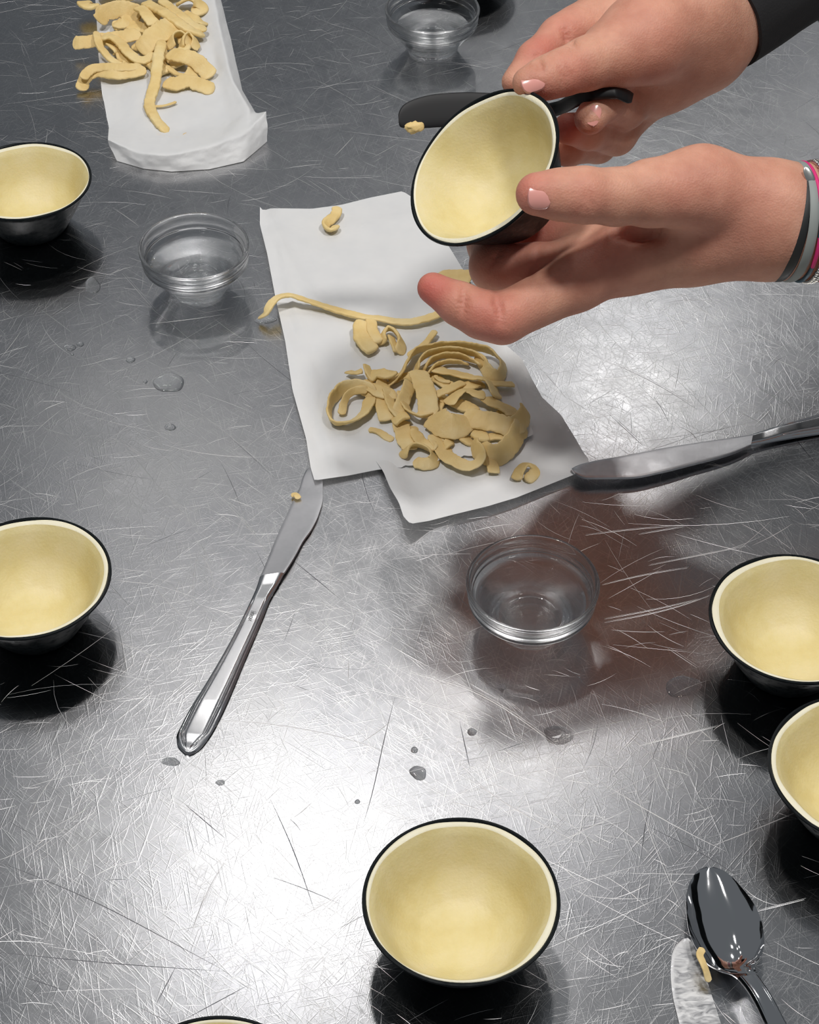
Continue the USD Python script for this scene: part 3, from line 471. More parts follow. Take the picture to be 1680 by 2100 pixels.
for k in range(10):
    rg = np.random.default_rng(950 + k); cx, cy = [(232, 96), (262, 40), (300, 100), (350, 120), (375, 90), (398, 40), (330, 90), (255, 122), (400, 140), (310, 45)][k]
    ang = rg.uniform(0, 3.14); ln = rg.uniform(22, 40); bend = rg.uniform(-14, 14); z = rg.uniform(7, 10)
    p = [(cx + ln * t * math.cos(ang) - bend * (t * t - .3) * math.sin(ang), cy + (ln * t * math.sin(ang) + bend * (t * t - .3) * math.cos(ang)) * .65, z + rg.uniform(-1, 2) - abs(t), rg.uniform(-20, 40)) for t in (-1, -.5, 0, .5, 1)]
    strip(rows(p, rg.uniform(5, 8), rg.uniform(2.2, 3.4)), 'torn pastry scrap ' + LB[k] + ' in the far pile', 950 + k, grp='torn scraps inside the far pile')
strip(rows([(597, 1016, 1.7, 0), (605, 1014, 2.3, 10), (612, 1024, 2.0, 0)], 2.4, 1.2), 'tiny pastry crumb stuck to the blade of the looped knife', 301, name='pastry_crumb', n=14)
strip(rows([(1443, 1944, 9.5, 10), (1436, 1957, 9.4, 20), (1443, 1976, 9.5, 25), (1450, 1996, 7.5, 20), (1455, 2014, 5.5, 10)], 2.5, 1.3), 'pale pastry shred caught between the spoon and the smeared knife', 302, name='pastry_crumb')

# ---------------------------------------------------------------- cutlery
def lofted(stations, depth_fn, prof, n=60, sides=(24, 24)):
    """stations: ((xl, yl), (xr, yr), z mm). prof(u, t) -> extra height of the top face, mm; depth below likewise"""
    S = np.array([[*a, *b, z] for a, b, z in stations], float)
    d = np.r_[0, np.cumsum(np.linalg.norm(np.diff((S[:, :2] + S[:, 2:4]) / 2, axis=0), axis=1))]; t = np.linspace(0, d[-1], n)
    from scipy.interpolate import PchipInterpolator
    Q = PchipInterpolator(d, S)(t); u = np.linspace(-1, 1, sides[0]); tt = t / d[-1]
    L = np.array([at(q[0], q[1], q[4] / 1000) for q in Q]); R = np.array([at(q[2], q[3], q[4] / 1000) for q in Q])
    mid = (L + R)[:, None] / 2 + (R - L)[:, None] / 2 * u[None, :, None]
    top = mid.copy(); bot = mid.copy()
    a, b = prof(u[None], tt[:, None]); top[..., 2] += np.broadcast_to(a, top.shape[:2]) / 1000; bot[..., 2] += np.broadcast_to(b, bot.shape[:2]) / 1000
    m = sides[0]; f = grid_faces(n, m); V = np.vstack([top.reshape(-1, 3), bot.reshape(-1, 3)]); N = n * m
    F = [f, f[:, ::-1] + N]
    i = np.arange(n - 1); F += [np.c_[i * m, (i + 1) * m, (i + 1) * m + N, i * m + N][:, ::-1], np.c_[i * m + m - 1, (i + 1) * m + m - 1, (i + 1) * m + m - 1 + N, i * m + m - 1 + N]]
    j = np.arange(m - 1); F += [np.c_[j, j + 1, j + 1 + N, j + N], np.c_[(n - 1) * m + j, (n - 1) * m + j + 1, (n - 1) * m + j + 1 + N, (n - 1) * m + j + N][:, ::-1]]
    q = np.vstack(F); mesh = trimesh.Trimesh(V, np.vstack([q[:, [0, 1, 2]], q[:, [0, 2, 3]]]), process=False); mesh.fix_normals(); return mesh
def blade_prof(u, t):
    return .25 + .35 * u - .6 * np.clip(abs(u) - .85, 0, 1) + 0 * t, -.7 + 0 * u + 0 * t
def handle_prof(u, t):
    e = np.clip(np.sin(np.pi * np.clip(t * .92 + .06, 0, 1)) * 1.3, .45, 1)
    g1 = np.clip((t - .14) / .12, 0, 1) * np.clip((.975 - t) / .03, 0, 1); gu = .62 * np.clip((.985 - t) / .10, 0, 1) ** .5
    groove = (np.exp(-((abs(u) - gu) / .07) ** 2) * .9 + .45 * np.exp(-((abs(u) - gu - .20) / .06) ** 2)) * g1 + .5 * g1 * (abs(u) < gu)
    return (2.4 * (1 - abs(u) ** 6) * e - groove) + 0 * t, -.5 + 0 * u + 0 * t
# the looped knife
t = Thing('table_knife', 'steel table knife with a looped handle outline, lying on bare steel', 'knife', at(510, 1270, 0), group='table knives')
hnd = [((533, 1183), (583, 1176), 2.2), ((526, 1205), (570, 1200), 1.8), ((516, 1228), (554, 1229), 1.4), ((500, 1262), (542, 1260), 1.2), ((478, 1305), (524, 1303), 1.2), ((450, 1355), (503, 1352), 1.2), ((420, 1405), (481, 1405), 1.2), ((392, 1450), (459, 1455), 1.2), ((371, 1490), (437, 1498), 1.1), ((362, 1512), (422, 1521), 1.0), ((364, 1527), (408, 1537), .9), ((372, 1538), (398, 1544), .8), ((381, 1545), (388, 1547), .7)]
bld = [((629, 962), (644, 962), .9), ((621, 978), (657, 972), .9), ((614, 1000), (662, 992), .9), ((603, 1022), (662, 1022), 1.0), ((588, 1055), (654, 1055), 1.1), ((572, 1090), (640, 1085), 1.3), ((560, 1118), (621, 1112), 1.5), ((548, 1148), (606, 1140), 1.8), ((533, 1183), (583, 1176), 2.2)]
t.part('blade', lofted(bld, None, blade_prof), 'dull_steel', smooth=35)
h = t.part('handle', lofted(hnd, None, handle_prof, n=140, sides=(96, 2)), 'cutlery_steel', smooth=35)
tx = meshkit.text_mesh('inox', .0019, depth=.00012)
o = at(516, 1252, .0037); e = at(505, 1277, .0037) - at(516, 1252, .0037); e /= np.linalg.norm(e); s2 = np.cross([0, 0, 1.0], e)
t.part('engraving', (tx.vertices @ np.stack([e, s2, [0, 0, 1.0]]) + o, tx.faces), 'engraved', smooth=False, parent=h, label='engraved word inox')
# the dark knife at right
t = Thing('table_knife', 'steel table knife in the shadow of the hands, its tip resting on the parchment', 'knife', at(1400, 930, 0), group='table knives')
bld = [((1173, 960), (1173, 964), 5.0), ((1184, 954), (1182, 973), 5.0), ((1212, 946), (1206, 981), 4.8), ((1280, 934), (1290, 980), 4.4), ((1350, 920), (1360, 968), 4.0), ((1430, 907), (1420, 953), 3.4), ((1500, 897), (1492, 934), 3.0), ((1545, 890), (1540, 914), 2.8)]
t.part('blade', lofted(bld, None, blade_prof), 'dull_steel', smooth=35)
hnd = [((1545, 890), (1540, 914), 2.8), ((1580, 879), (1582, 906), 2.2), ((1640, 862), (1642, 896), 1.6), ((1700, 845), (1702, 887), 1.4), ((1800, 817), (1803, 867), 1.2), ((1900, 790), (1903, 838), 1.2), ((1925, 797), (1927, 815), 1.0)]
t.part('handle', lofted(hnd, None, handle_prof, n=100, sides=(80, 2)), 'cutlery_steel', smooth=35)
# the smeared knife at the near right
t = Thing('table_knife', 'table knife with a flour smeared blade, tucked under the rim of the spoon', 'knife', at(1430, 2060, 0), group='table knives')
bld = [((1399, 1925), (1412, 1925), .9), ((1386, 1938), (1426, 1938), .9), ((1378, 1962), (1436, 1962), .9), ((1376, 1995), (1445, 1995), .9), ((1380, 2040), (1459, 2040), 1.0), ((1389, 2080), (1472, 2080), 1.0), ((1402, 2130), (1487, 2130), 1.2), ((1430, 2200), (1500, 2200), 1.6), ((1460, 2250), (1515, 2250), 2.0)]
t.part('blade', lofted(bld, None, blade_prof), 'smeared_steel', smooth=35)
hnd = [((1460, 2250), (1515, 2250), 2.0), ((1478, 2290), (1525, 2290), 1.4), ((1510, 2380), (1565, 2380), 1.2), ((1550, 2480), (1615, 2475), 1.2), ((1590, 2550), (1640, 2540), 1.0)]
t.part('handle', lofted(hnd, None, handle_prof, n=60, sides=(48, 2)), 'cutlery_steel', smooth=35)
# the spoon
t = Thing('dessert_spoon', 'shiny steel dessert spoon lying face up at the near right', 'spoon', at(1490, 1900, 0))
bw = [((l, y), (r, y + dy), z) for y, l, r, dy, z in [(1777, 1450, 1462, 0, 7.2), (1783, 1434, 1480, 0, 7.4), (1799, 1421, 1502, 0, 7.8), (1821, 1411, 1522, 0, 8.1), (1845, 1407, 1541, 0, 8.4), (1870, 1408, 1555, 0, 8.6), (1902, 1412, 1565, 0, 8.6), (1932, 1422, 1568, 0, 8.5), (1958, 1438, 1563, 0, 8.5), (1977, 1453, 1551, -2, 8.6), (1988, 1473, 1548, -3, 8.8), (1996, 1497, 1550, -5, 9.1), (2006, 1513, 1555, -6, 9.4)]]
def bowl_prof(u, tt):
    dpt = 7.0 * np.clip(np.sin(np.pi * np.clip(tt * .95 + .025, 0, 1)), 0, 1) ** .8
    z = -dpt * (1 - np.abs(u) ** 2.6); return z, z - .9
t.part('spoon_bowl', lofted(bw, None, bowl_prof, n=80, sides=(56, 2)), 'mirror_steel', smooth=60)
hd = [((1513, 2006), (1555, 2000), 9.4), ((1530, 2027), (1570, 2021), 10.2), ((1548, 2056), (1588, 2050), 11), ((1568, 2098), (1610, 2092), 11.5), ((1596, 2152), (1642, 2146), 11), ((1640, 2230), (1690, 2220), 8), ((1720, 2370), (1790, 2350), 3), ((1760, 2430), (1800, 2420), 2)]
def sp_handle(u, tt): return .9 * (1 - abs(u) ** 4) + .5 * np.exp(-((abs(u) - .75) / .12) ** 2), -1.2 + .5 * abs(u) ** 3 + 0 * tt
t.part('spoon_handle', lofted(hd, None, sp_handle, n=60, sides=(40, 2)), 'mirror_steel', smooth=50)

# ---------------------------------------------------------------- water drops
def drop(px, py, w, h, label, seed, hz, irregular=.12):
    a = np.arange(40) * 2 * np.pi / 40; rg = np.random.default_rng(seed); ph = rg.uniform(0, 6.28, 4)
    r = 1 + irregular * (np.sin(2 * a + ph[0]) + .6 * np.sin(3 * a + ph[1]) + .3 * np.sin(5 * a + ph[2]))
    rings = []
    for q, z in ((1, 0.00004), (1.0, .12), (.97, .35), (.9, .62), (.78, .82), (.6, .94), (.35, .99), (.1, 1)):
        rings.append(np.array([at(px + w / 2 * q * r[i] * math.cos(a[i]), py - h / 2 * q * r[i] * math.sin(a[i]), 0.00003) + [0, 0, z * hz * .65] for i in range(40)]))
    v = np.vstack(rings); n = len(rings); f = grid_faces(n, 40, wrap_m=True); f = np.vstack([f[:, [0, 1, 2]], f[:, [0, 2, 3]]])
    v = np.vstack([v, v[-40:].mean(0), v[:40].mean(0)]); k = np.arange(40)
    f = np.vstack([f, np.c_[(n - 1) * 40 + k, (n - 1) * 40 + (k + 1) % 40, np.full(40, len(v) - 2)], np.c_[(k + 1) % 40, k, np.full(40, len(v) - 1)]])
    m = trimesh.Trimesh(v, f, process=False); m.fix_normals()
    single('water_drop', m, 'clear_water', label, 'water drop', group='water drops on the steel', smooth=80)
for k, (px, py, w, h, hz, l) in enumerate([
    (347, 785, 58, 42, .0014, 'large domed water drop left of the parchment, below a glass dish'), (190, 586, 34, 30, .0005, 'flat round water spot beside the shadow of the far left tin'), (144, 713, 24, 14, .0009, 'left one of two touching water beads'), (165, 706, 15, 10, .0008, 'right one of two touching water beads'),
    (349, 876, 22, 15, .0009, 'small water drop below the large domed one'), (268, 738, 20, 12, .0006, 'small water bead left of the large domed drop'), (298, 783, 9, 9, .0006, 'tiny water bead at the side of the large domed drop'), (1401, 1408, 68, 46, .0007, 'broad shallow water drop left of the tin at right'), (1145, 1508, 62, 36, .0005, 'broad shallow water drop below the middle glass dish'),
    (968, 1501, 18, 16, .0010, 'water bead left of the shallow drop under the middle dish'), (858, 1585, 33, 30, .0007, 'round water drop above the nearest tin'), (1030, 1411, 16, 12, .0010, 'water bead on the bright ring of the middle dish'), (850, 1538, 15, 12, .0009, 'water bead just above the round drop'), (733, 1644, 11, 9, .0007, 'tiny water bead up and left of the nearest tin'),
    (350, 1562, 36, 18, .0004, 'thin wet smear at the butt of the looped knife'), (452, 1605, 20, 11, .0004, 'little wet spot near the butt of the looped knife'), (545, 656, 44, 16, .0009, 'water drop at the dangling end of the long pastry strip'), (148, 727, 7, 6, .0006, 'tiny bead below the pair of water beads')]):
    drop(px, py, w, h, l, 400 + k, hz, .10 if w > 25 else .06)

# ---------------------------------------------------------------- hands
def smin(a, b, k):
    h = np.clip(.5 + .5 * (b - a) / k, 0, 1); return b + (a - b) * h - k * h * (1 - h)
def cone(P, a, b, r1, r2):
    """distance to the hull of two balls"""
    ba = b - a; l2 = ba @ ba; rr = r1 - r2; a2 = l2 - rr * rr; il = 1 / l2
    pa = P - a; y = pa @ ba; z = y - l2; x2 = ((pa * l2 - y[..., None] * ba) ** 2).sum(-1)
    y2, z2 = y * y * l2, z * z * l2; k = np.sign(rr) * rr * rr * x2
    d = (np.sqrt(x2 * a2 * il) + y * rr) * il - r1
    c1 = np.sign(z) * a2 * z2 > k; d = np.where(c1, np.sqrt(x2 + z2) * il - r2, d)
    c2 = (~c1) & (np.sign(y) * a2 * y2 < k); return np.where(c2, np.sqrt(x2 + y2) * il - r1, d)
def nets(D, o, h):
    """surface nets: triangles of the zero level of the grid D"""
    s = D < 0; nx, ny, nzz = D.shape
    c = [s[i:nx - 1 + i, j:ny - 1 + j, k:nzz - 1 + k] for i in (0, 1) for j in (0, 1) for k in (0, 1)]
    cnt = sum(x.astype(np.int8) for x in c); act = (cnt > 0) & (cnt < 8); idx = np.full(act.shape, -1); I = np.argwhere(act); idx[act] = np.arange(len(I))
    acc = np.zeros((len(I), 3)); num = np.zeros(len(I)); cor = np.array([(i, j, k) for i in (0, 1) for j in (0, 1) for k in (0, 1)])
    val = np.stack([D[I[:, 0] + i, I[:, 1] + j, I[:, 2] + k] for i, j, k in cor], 1)
    for a in range(8):
        for b in range(a + 1, 8):
            if abs(cor[a] - cor[b]).sum() == 1:
                m = (val[:, a] < 0) != (val[:, b] < 0); t = val[m, a] / (val[m, a] - val[m, b])
                acc[m] += cor[a] + t[:, None] * (cor[b] - cor[a]); num[m] += 1
    V = o + (I + acc / num[:, None]) * h; F = []
    for axn in range(3):
        u, w = (axn + 1) % 3, (axn + 2) % 3; sl0 = [slice(None)] * 3; sl1 = [slice(None)] * 3; sl0[axn] = slice(0, -1); sl1[axn] = slice(1, None)
        E = np.argwhere(s[tuple(sl0)] != s[tuple(sl1)]); E = E[(E[:, u] > 0) & (E[:, w] > 0) & (E[:, u] < D.shape[u] - 1) & (E[:, w] < D.shape[w] - 1)]
        def cell(du, dw):
            q = E.copy(); q[:, u] -= du; q[:, w] -= dw; return idx[q[:, 0], q[:, 1], q[:, 2]]
        q = np.stack([cell(1, 1), cell(0, 1), cell(0, 0), cell(1, 0)], 1); flip = ~s[E[:, 0], E[:, 1], E[:, 2]]; q[flip] = q[flip][:, ::-1]; F.append(q)
    q = np.vstack(F); q = q[(q >= 0).all(1)]
    m = trimesh.Trimesh(V, np.vstack([q[:, [0, 1, 2]], q[:, [0, 2, 3]]]), process=False); m.update_faces(m.nondegenerate_faces()); return m
def J(px, py, depth, rpx): return (deep(px, py, depth), rpx * depth / FPX)
def build_hand(palm, fingers, creases, red, h=.0009, kp=.010, kf=.0035, kj=.006, cut=None):
    allj = [j for c in palm for j in c] + [j for f in fingers for j in f]
    lo = np.min([p - r for p, r in allj], 0) - .004; hi = np.max([p + r for p, r in allj], 0) + .004
    nn = np.ceil((hi - lo) / h).astype(int) + 1
    G = np.stack(np.meshgrid(*[lo[i] + np.arange(nn[i]) * h for i in range(3)], indexing='ij'), -1).astype(np.float64)
    def local(fn, pts, pad):
        """evaluates fn only near the given balls"""
        l = np.min([p - r for p, r in pts], 0) - pad; u = np.max([p + r for p, r in pts], 0) + pad
        i0 = np.clip(((l - lo) / h).astype(int), 0, nn - 1); i1 = np.clip(((u - lo) / h).astype(int) + 2, 1, nn); sl = tuple(slice(a, b) for a, b in zip(i0, i1))
        return sl, fn(G[sl])
    D = np.full(nn, .05)
    for ch in palm:
        for a, b in zip(ch[:-1], ch[1:]):
            sl, d = local(lambda P: cone(P, a[0], b[0], a[1], b[1]), [a, b], .024); D[sl] = smin(D[sl], d, kp)
    R = D.copy()
    for f in fingers:
        Fd = np.full(nn, .05)
        for a, b in zip(f[:-1], f[1:]):
            sl, d = local(lambda P: cone(P, a[0], b[0], a[1], b[1]), [a, b], .016); Fd[sl] = smin(Fd[sl], d, kf)
        near = Fd < .03; R[near] = np.minimum(R[near], smin(D[near], Fd[near], kj))
    D = R
    m = nets(gaussian_filter(D, .8), lo, h); m = max(m.split(only_watertight=False), key=lambda c: len(c.vertices))
    from scipy.sparse import coo_matrix
    e = m.edges_unique; W = coo_matrix((np.ones(2 * len(e)), (np.r_[e[:, 0], e[:, 1]], np.r_[e[:, 1], e[:, 0]])), shape=(len(m.vertices),) * 2).tocsr(); dg = np.asarray(W.sum(1)).ravel()[:, None]; Q = np.array(m.vertices)
    for _ in range(3): Q = Q + .4 * (W @ Q / dg - Q)
    m.vertices = Q
    V = np.array(m.vertices); N = np.array(m.vertex_normals); q = V - CAM; dz = q @ FW; X = np.c_[840 + FPX * (q @ RT) / dz, 1050 - FPX * (q @ UP) / dz]; off = np.zeros(len(V)); facing = (N * q).sum(1) < 0
    for p1, p2, amp, w in creases:
        pts = []
        for t in np.linspace(0, 1, 26):
            p = np.array(p1, float) * (1 - t) + np.array(p2, float) * t; near = np.where((np.hypot(*(X - p).T) < 4) & facing)[0]
            if len(near): pts.append((V[near[dz[near].argmin()]], math.sin(math.pi * (.12 + .76 * t))))
        if pts:
            dd = np.stack([np.linalg.norm(V - p, axis=1) for p, _ in pts], 1); k = dd.argmin(1)
            off = np.maximum(off, amp * np.array([a for _, a in pts])[k] * np.exp(-(dd.min(1) / w) ** 2))
    m.vertices = V - N * off[:, None]
    V = np.array(m.vertices); rd = np.zeros(len(V))
    for p, r, s in red: rd = np.maximum(rd, s * np.exp(-(np.linalg.norm(V - p, axis=1) / r) ** 2))
    return m, rd
def nail_mesh(c, axis, normal, L, W, rad):
    axis = axis / np.linalg.norm(axis); normal = normal - axis * (normal @ axis); normal /= np.linalg.norm(normal); s = np.cross(axis, normal)
    n, m = 18, 16; V = []
    for i in range(n):
        for j in range(m):
            r = i / (n - 1); a = j / m * 2 * np.pi; ca, sa = math.cos(a), math.sin(a)
            x = r * np.sign(ca) * abs(ca) ** .7 * L / 2; y = r * np.sign(sa) * abs(sa) ** .8 * W / 2
            V.append(c + axis * x + s * (rad * math.sin(y / rad)) + normal * (rad * (math.cos(y / rad) - 1) - .0012 * (x / L * 2) ** 2 * .5 - (.0008 if i == n - 1 else 0)))
    f = grid_faces(n, m, wrap_m=True); mm = trimesh.Trimesh(np.array(V), np.vstack([f[:, [0, 1, 2]], f[:, [0, 2, 3]]]), process=False); 
    if (mm.face_normals @ normal).mean() < 0: mm.invert()
    return mm
def toward(px, py, *, r=0.0, u=0.0):
    t = -ray(px, py); t /= np.linalg.norm(t); v = t + RT * r + UP * u; return v / np.linalg.norm(v)

# lower hand: palm to the viewer, thumb over the rim, little finger stretched to the left
palm = [[J(2300, 472, .838, 134), J(1860, 458, .815, 118), J(1720, 456, .808, 114), J(1600, 453, .802, 107), J(1500, 448, .806, 100)],
        [J(1560, 410, .795, 78), J(1440, 384, .790, 76), J(1340, 394, .782, 62)],
        [J(1550, 478, .806, 86), J(1420, 494, .812, 82), J(1300, 522, .815, 70), J(1180, 575, .813, 58)],
        [J(1500, 450, .812, 92), J(1340, 470, .832, 72), J(1230, 490, .838, 52)],
        [J(1400, 490, .822, 76), J(1270, 520, .829, 62), J(1180, 540, .829, 54)]]
thumb = [J(1440, 388, .788, 72), J(1330, 398, .780, 62), J(1262, 404, .775, 57), J(1196, 400, .770, 56), J(1150, 399, .768, 51), J(1102, 398, .7665, 45)]
little = [J(1180, 580, .812, 57), J(1030, 653, .800, 51), J(988, 645, .800, 48), J(944, 624, .802, 43), J(888, 591, .806, 33)]
ring_f = [J(1190, 548, .824, 56), J(1100, 550, .823, 50), J(1014, 548, .826, 49), J(1002, 500, .842, 42), J(1020, 452, .856, 36)]
middle = [J(1215, 505, .836, 54), J(1095, 490, .848, 47), J(1060, 440, .862, 41), J(1062, 398, .872, 35)]
index = [J(1240, 478, .842, 52), J(1160, 440, .862, 46), J(1120, 390, .872, 40), J(1095, 350, .876, 34)]
creases = [((954, 584), (944, 642), .0019, .0019), ((1020, 592), (1026, 664), .0020, .0020), ((1028, 503), (1000, 554), .0014, .0016), ((1103, 506), (1090, 572), .0014, .0018),
           ((1262, 470), (1350, 489), .0070, .0030), ((1199, 392), (1201, 438), .0005, .0011), ((1214, 388), (1217, 440), .0005, .0011), ((1242, 474), (1222, 548), .0009, .0024), ((1330, 330), (1396, 354), .0005, .0022)]
red = [(deep(880, 590, .80), .014, .75), (deep(1075, 380, .76), .012, .5), (deep(1098, 480, .84), .016, .6), (deep(1070, 510, .82), .016, .45), (deep(1200, 405, .76), .010, .25), (deep(1390, 400, .775), .012, .3), (deep(1010, 650, .79), .018, .45), (deep(1250, 540, .80), .022, .3), (deep(1480, 455, .78), .03, .22)]
hm, rd = build_hand(palm, [thumb, little, ring_f, middle, index], creases, red)
lo = hm.bounds[0]
H = Thing('hand', 'lower hand with bracelets, its thumb over the rim of the held tin', 'hand', (hm.centroid[0], hm.centroid[1], lo[2]))
H.part('skin', hm, 'skin', smooth=True, prim_attr={'redness': rd})
H.part('thumbnail', nail_mesh(deep(1108, 401, .7665 - .0089), -RT + .03 * UP, toward(1108, 401, u=.10), .0100, .0122, .0075), 'nail', smooth=50, label='pink thumbnail')

# upper hand: seen from the thumb side, pinching the rim, other fingers curled below
palm = [[J(1720, -125, .90, 72), J(1560, -22, .884, 82), J(1440, 58, .870, 102), J(1380, 90, .862, 96)],
        [J(1420, 30, .850, 84), J(1320, 78, .842, 80), J(1262, 112, .834, 64)],
        [J(1430, 40, .876, 90), J(1340, -2, .880, 76), J(1270, 5, .874, 58)],
        [J(1420, 100, .872, 92), J(1350, 150, .876, 74), J(1322, 180, .876, 56)]]
thumb = [J(1330, 78, .838, 76), J(1260, 110, .830, 63), J(1200, 132, .822, 52), J(1155, 148, .817, 46), J(1120, 160, .814, 42), J(1084, 170, .812, 34)]
index = [J(1290, -6, .872, 56), J(1180, 62, .860, 46), J(1150, 78, .857, 44), J(1098, 122, .847, 37), J(1056, 168, .840, 28)]
mid_f = [J(1330, 160, .880, 54), J(1282, 222, .862, 42), J(1236, 212, .842, 38), J(1210, 244, .833, 33)]
ring2 = [J(1330, 185, .892, 50), J(1262, 275, .876, 42), J(1205, 268, .856, 38), J(1166, 264, .846, 33)]
pinky = [J(1310, 200, .905, 46), J(1226, 296, .890, 37), J(1165, 305, .872, 34), J(1130, 298, .864, 30)]
creases = [((1156, 54), (1178, 100), .0018, .0019), ((1100, 112), (1112, 144), .0014, .0016), ((1150, 128), (1160, 174), .0006, .0011), ((1164, 126), (1174, 172), .0005, .0011)]
red = [(deep(1115, 100, .84), .014, .5), (deep(1160, 262, .838), .010, .7), (deep(1170, 150, .81), .010, .35), (deep(1110, 190, .81), .010, .4), (deep(1150, 70, .85), .014, .35), (deep(1320, 80, .83), .02, .25)]
hm, rd = build_hand(palm, [thumb, index, mid_f, ring2, pinky], creases, red, kp=.012)
H = Thing('hand', 'upper hand in a dark sleeve, pinching the far rim of the held tin', 'hand', (hm.centroid[0], hm.centroid[1], hm.bounds[0][2]))
H.part('skin', hm, 'skin', smooth=True, prim_attr={'redness': rd})
H.part('thumbnail', nail_mesh(deep(1094, 166, .812 - .0072), deep(1060, 178, .81) - deep(1120, 158, .81), toward(1094, 166, u=.32, r=-.05), .0108, .0098, .0066), 'nail', smooth=50, label='pale thumbnail')
H.part('fingernail', nail_mesh(deep(1219, 236, .833 - .0066), deep(1210, 262, .83) - deep(1228, 208, .83), toward(1219, 236, r=.1), .0098, .0064, .006), 'nail', smooth=50, label='nail of the curled middle finger')
# sleeve
ps = spline(np.array([[*deep(1475, 40, .872), .0250], [*deep(1530, 0, .880), .0262], [*deep(1640, -72, .893), .0268], [*deep(1800, -172, .908), .0275], [*deep(2300, -480, .965), .034]]), 40)
tt = np.gradient(ps[:, :3], axis=0); tt /= np.linalg.norm(tt, axis=1, keepdims=True); s = np.cross(tt, FW); s /= np.linalg.norm(s, axis=1, keepdims=True); u = np.cross(s, tt); a = np.arange(64) * 2 * np.pi / 64
rr = ps[:, 3][:, None] * (1 + .10 * (meshkit.fbm(np.stack(np.broadcast_arrays(np.linspace(0, 7, 40)[:, None], np.cos(a) * 1.4, np.sin(a) * 1.4), -1), 3, 5) - .5))
sv = ps[:, None, :3] + rr[..., None] * (np.cos(a)[None, :, None] * s[:, None] + np.sin(a)[None, :, None] * u[:, None])
inner = ps[:, None, :3] + (rr * .93)[..., None] * (np.cos(a)[None, :, None] * s[:, None] + np.sin(a)[None, :, None] * u[:, None])
sl = np.concatenate([inner[::-1], sv], 0); sm = trimesh.Trimesh(sl.reshape(-1, 3), np.vstack([grid_faces(80, 64, wrap_m=True)[:, [0, 1, 2]], grid_faces(80, 64, wrap_m=True)[:, [0, 2, 3]]]), process=False); sm.fix_normals()
H.part('sleeve', sm, 'black_cloth', smooth=50, label='black sleeve')

# ---------------------------------------------------------------- black scraper held by the upper hand
def loft_deep(stations, thick, n=60):
    S = np.array(stations, float); d = np.r_[0, np.cumsum(np.linalg.norm(np.diff(S[:, :2], axis=0), axis=1))]
    from scipy.interpolate import PchipInterpolator
    Q = PchipInterpolator(d, S)(np.linspace(0, d[-1], n)); a = np.arange(24) * 2 * np.pi / 24; ca = np.sign(np.cos(a)) * abs(np.cos(a)) ** .7; sa = np.sin(a)
    V = []
    for q in Q:
        p0, p1 = deep(q[0], q[1], q[4]), deep(q[2], q[3], q[4]); nrm = -ray(q[0], q[1]); nrm /= np.linalg.norm(nrm)
        for k in range(24): V.append((p0 + p1) / 2 + (p1 - p0) / 2 * ca[k] + nrm * sa[k] * q[5] / 2000)
    V = np.array(V); f = grid_faces(n, 24, wrap_m=True); V = np.vstack([V, V[:24].mean(0), V[-24:].mean(0)]); k = np.arange(24)
    F = np.vstack([f[:, [0, 1, 2]], f[:, [0, 2, 3]], np.c_[(k + 1) % 24, k, np.full(24, len(V) - 2)], np.c_[(n - 1) * 24 + k, (n - 1) * 24 + (k + 1) % 24, np.full(24, len(V) - 1)]])
    m = trimesh.Trimesh(V, F, process=False); m.fix_normals(); return m
t = Thing('pastry_knife', 'black plastic knife with a broad rounded blade, held behind the tilted tin', 'knife', deep(950, 225, .872))
t.part('blade', loft_deep([(817, 236, 818, 252, .874, 1.2), (822, 222, 822, 261, .874, 1.4), (832, 212, 834, 263, .874, 1.5), (860, 200, 860, 263, .874, 1.6), (900, 192, 900, 261, .874, 1.6), (960, 189, 960, 258, .874, 1.6), (1010, 191, 1010, 254, .874, 1.8), (1070, 200, 1070, 248, .872, 2.2), (1115, 214, 1118, 244, .868, 3)], 1), 'black_plastic', smooth=50)
t.part('handle', loft_deep([(1110, 213, 1114, 244, .868, 3), (1142, 208, 1150, 236, .860, 5), (1178, 188, 1188, 218, .838, 5), (1218, 178, 1224, 205, .829, 5), (1258, 178, 1262, 203, .829, 5), (1288, 184, 1288, 212, .836, 5), (1300, 192, 1296, 210, .842, 4)], 1), 'black_plastic', smooth=50)
c = deep(850, 261, .872)
m = trimesh.creation.icosphere(3, .0032); m.vertices *= [1.5, .8, .7]; m.vertices += (meshkit.fbm(m.vertices * 500, 3, 3)[:, None] - .5) * .002; m.vertices += c
single('pastry_crumb', m, 'dough_scrap', 'pastry crumb clinging to the tip of the black knife', 'pastry scrap', smooth=60)

